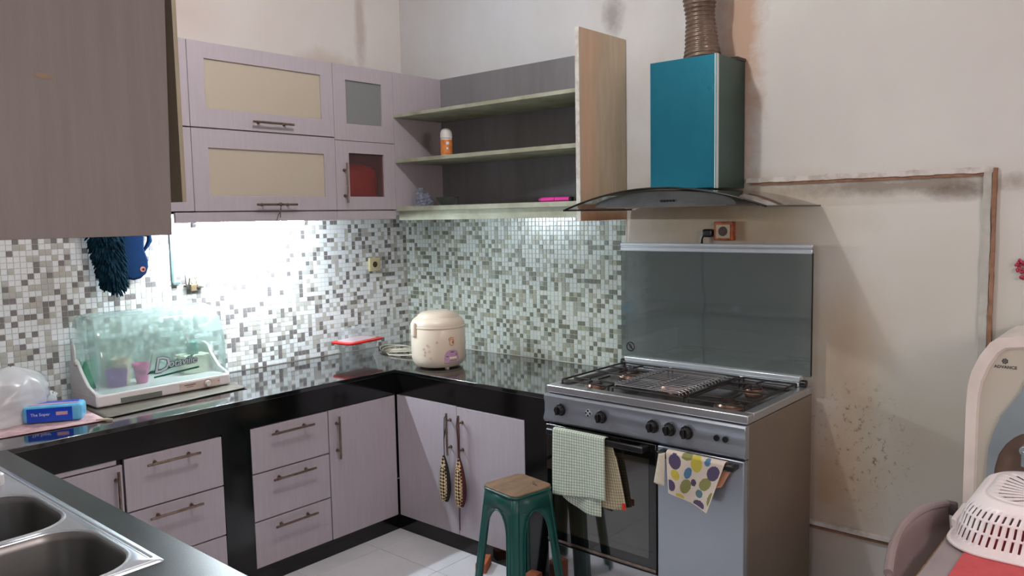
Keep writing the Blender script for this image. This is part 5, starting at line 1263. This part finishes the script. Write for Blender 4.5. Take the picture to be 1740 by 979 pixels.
for j in range(len(tr) - 1):
    for i in range(NB):
        if j == 3 and (i // 3) % 2 == 0: continue
        if j == 1 and (i // 3) % 3 == 0: continue
        b.f.append((o + j * NB + i, o + j * NB + (i + 1) % NB, o + (j + 1) * NB + (i + 1) % NB, o + (j + 1) * NB + i)); b.m.append(0)
b.f.append(tuple(o + (len(tr) - 1) * NB + i for i in range(NB))); b.m.append(0)
obj('basket_shell', b, 'basket', t, solid=0.0022, fix=False, ang=50)
b = MB(); pts = []
for i in range(80):
    x, y = bper(i / 80, 0.224, 0.10); pts.append((BX + x, BY + y, BZ + 0.003))
b.tube(pts, 0.0042, 8, closed=True); obj('rim', b, 'basket', t)
obj('lift_tab', MB().prism([(BX - 0.08, BY + 0.215), (BX + 0.08, BY + 0.215), (BX + 0.07, BY + 0.232), (BX - 0.07, BY + 0.232)], 'z', BZ + 0.004, BZ + 0.030), 'basket', t, bevel=0.004)

# chair back tucked against the table
t = thing('chair', 'grey-mauve plastic chair with curved back tucked against the grey table', 'chair', (-1.1, -3.2, 0))
def cb(u, v, off):
    x = lerp(-0.845, -1.395, u); bowy = 0.032 * (1 - (2 * u - 1) ** 2)
    y = -3.198 + bowy + 0.020 * v + off; zt = 0.805 - 0.03 * (2 * u - 1) ** 2; z = lerp(0.56, zt, v)
    return (x, y, z)
b = MB()
b.grid(lambda u, v: cb(u, v, 0), 30, 10); bk = obj('backrest', b, 'grey_chair', t, solid=0.014, bevel=0.003, fix=False)
b = MB(); b.tube([cb(u / 30, 1.0, 0) for u in range(31)], 0.011, 10); obj('top_rail', b, 'grey_chair', bk)
c_ = cb(0, 1, 0); b = MB(); b.box(c_[0] - 0.004, c_[0] + 0.014, c_[1] - 0.028, c_[1] + 0.006, c_[2] - 0.03, c_[2] + 0.010); obj('end_cap', b, 'chair_dark', bk, bevel=0.006)
obj('seat', MB().prism(rrect(-1.12, -3.38, 0.46, 0.42, 0.06), 'z', 0.43, 0.46), 'grey_chair', t, bevel=0.006)
for (x, y, x2, y2) in ((-0.92, -3.20, -0.87, -3.150), (-1.32, -3.20, -1.37, -3.150)):
    obj('leg', MB().tube([(x2, y2, 0), (x, y, 0.43), (x - 0.0, y + 0.03, 0.60)], [0.014, 0.016, 0.013], 10), 'chair_dark', t)
for (x, y, x2, y2) in ((-0.92, -3.56, -0.89, -3.60), (-1.32, -3.56, -1.35, -3.60)):
    obj('leg', MB().tube([(x2, y2, 0), (x, y, 0.43)], [0.014, 0.016], 10), 'chair_dark', t)
# red beaded ornament at the wall edge
b = MB()
for k in range(34):
    a = random.random() * 2 * PI; r = random.random() ** 0.5; b.lathe((-0.018 + random.uniform(-0.006, 0.006), -3.222 + 0.022 * r * math.cos(a), 1.385 + 0.036 * r * math.sin(a)), [(0.001, -0.006), (0.005, -0.003), (0.006, 0), (0.005, 0.003), (0.001, 0.006)], 8)
t = thing('beaded_ornament', 'small red beaded ornament hanging on the wall above the dispenser', 'ornament', (-0.01, -3.222, 1.385))
obj('bead_cluster', b, mat('bead_red', (170, 50, 74), 0.4), t)['kind'] = 'stuff'
obj('hanging_pin', MB().cyl((0.0, -3.222, 1.41), (-0.02, -3.222, 1.41), 0.002, n=8), 'bar_steel', t)
